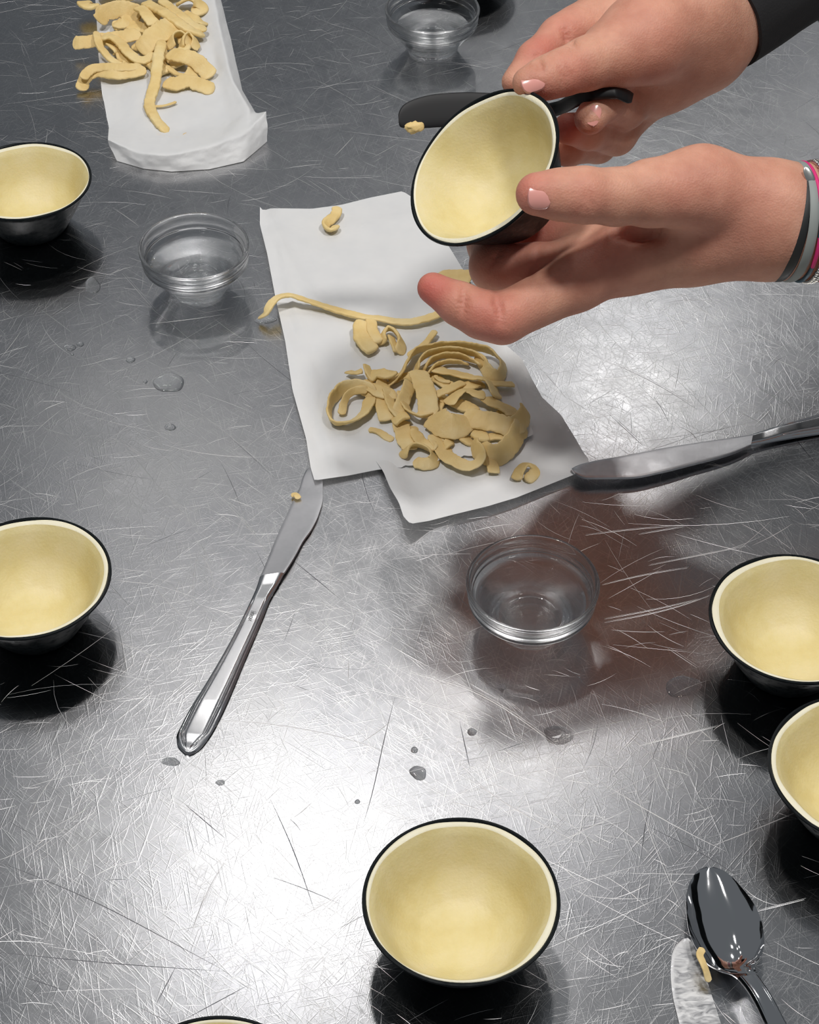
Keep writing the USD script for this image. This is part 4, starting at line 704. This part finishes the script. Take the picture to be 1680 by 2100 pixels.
# ---------------------------------------------------------------- bracelets on the lower hand
def wrist_ring(px, top_dx, bulge, rpx, n=96, cyoff=0):
    c = deep(px, 455 + cyoff, .803); k = .803 / FPX; a = np.linspace(0, 2 * np.pi, n, endpoint=False); t = -ray(px, 455); t /= np.linalg.norm(t); tt = t - RT * (t @ RT); tt /= np.linalg.norm(tt); uu = np.cross(tt, RT) ; uu = uu if uu @ UP > 0 else -uu
    return c + k * (rpx * np.cos(a)[:, None] * uu + rpx * np.sin(a)[:, None] * tt + (top_dx * np.cos(a) + bulge * np.sin(a))[:, None] * RT), uu, tt
def band(path, w, th, prof=10, round_=False, wfun=None):
    p = path; n = len(p); t = np.roll(p, -1, 0) - np.roll(p, 1, 0); t /= np.linalg.norm(t, axis=1, keepdims=True); c = p.mean(0); o = p - c; o -= t * (o * t).sum(1)[:, None]; o /= np.linalg.norm(o, axis=1, keepdims=True); s = np.cross(t, o)
    a = np.arange(prof) * 2 * np.pi / prof; ww = np.full(n, w) if wfun is None else w * wfun
    v = p[:, None] + s[:, None] * (ww[:, None, None] / 2 * np.cos(a)[None, :, None]) + o[:, None] * (th / 2 * np.sin(a))[None, :, None]
    m = trimesh.Trimesh(v.reshape(-1, 3), np.vstack([(g := grid_faces(n, prof, wrap_m=True, wrap_n=True))[:, [0, 1, 2]], g[:, [0, 2, 3]]]), process=False); m.fix_normals(); return m
an = np.linspace(0, 2 * np.pi, 96, endpoint=False); wf = 1 - .55 * np.cos(an)
p, uu, tt = wrist_ring(1610, 20, 18, 119); t = Thing('bracelet', 'black fabric bracelet, nearest to the hand', 'bracelet', p.mean(0), group='bracelets on the wrist'); t.part('band', band(p, .0036, .0014, wfun=wf), 'band_black', smooth=60)
p, uu, tt = wrist_ring(1627, 8, 18, 120); t = Thing('bracelet', 'flat grey leather bracelet with a small charm', 'bracelet', p.mean(0), group='bracelets on the wrist'); t.part('band', band(p, .0042, .0015), 'band_grey', smooth=60)
ch = []
for k, (qx, qy, r) in enumerate([(1636, 347, 7), (1642, 341, 6), (1648, 346, 8), (1655, 352, 6), (1641, 355, 6)]):
    s = trimesh.creation.torus(r * .79 / FPX, r * .28 * .79 / FPX, 20, 10); s.apply_transform(trimesh.transformations.rotation_matrix(k * 1.1, (1, .4 * k, .2))); s.apply_translation(deep(qx, qy, .793)); ch.append(s)
t.part('clasp', cat_mesh(ch), 'silver', smooth=60, label='silver chain clasp', kind='stuff')
lf = trimesh.creation.icosphere(3, 1.0); lf.vertices *= [.0019, .0042, .0005]; lf.vertices = lf.vertices @ np.stack([RT * .9 + UP * .42, UP * .9 - RT * .42, -FW]); lf.apply_translation(deep(1660, 361, .782)); t.part('charm', lf, 'silver', smooth=60, label='silver leaf charm')
p, uu, tt = wrist_ring(1641, 0, 18, 120); t = Thing('bracelet', 'thin pink and navy braided cord bracelet', 'bracelet', p.mean(0), group='bracelets on the wrist')
def arcpart(p, i0, i1, r):
    seg = p[np.arange(i0, i1 + 1) % len(p)]; n = len(seg); t_ = np.gradient(seg, axis=0); t_ /= np.linalg.norm(t_, axis=1, keepdims=True); o = seg - p.mean(0); o -= t_ * (o * t_).sum(1)[:, None]; o /= np.linalg.norm(o, axis=1, keepdims=True); s = np.cross(t_, o); a = np.arange(10) * 2 * np.pi / 10
    v = seg[:, None] + r * (s[:, None] * np.cos(a)[None, :, None] + o[:, None] * np.sin(a)[None, :, None]); v = v.reshape(-1, 3); f = grid_faces(n, 10, wrap_m=True); v = np.vstack([v, seg[:1], seg[-1:]]); k = np.arange(10)
    m = trimesh.Trimesh(v, np.vstack([f[:, [0, 1, 2]], f[:, [0, 2, 3]], np.c_[(k + 1) % 10, k, np.full(10, len(v) - 2)], np.c_[(n - 1) * 10 + k, (n - 1) * 10 + (k + 1) % 10, np.full(10, len(v) - 1)]]), process=False); m.fix_normals(); return m
for i0, i1, c_ in ((0, 19, 'cord_pink'), (19, 28, 'cord_teal'), (28, 37, 'cord_pink'), (37, 60, 'cord_teal'), (60, 80, 'cord_pink'), (80, 96, 'cord_teal')):
    t.part('pink_cord' if 'pink' in c_ else 'navy_cord', arcpart(p, i0, i1, .0009), c_, smooth=60)
p, uu, tt = wrist_ring(1664, 2, 14, 122); t = Thing('bracelet', 'silver beaded bracelet, farthest from the hand', 'bracelet', p.mean(0), group='bracelets on the wrist')
rgb = np.random.default_rng(3)
for k in range(96):
    for dx in (-1, 1):
        b = trimesh.creation.icosphere(1, .0009 + rgb.uniform(0, .0003)); b.apply_translation(p[k] + RT * dx * .0009); t.part('bead', b, 'silver' if rgb.random() > .04 else 'brass_bead', smooth=True)
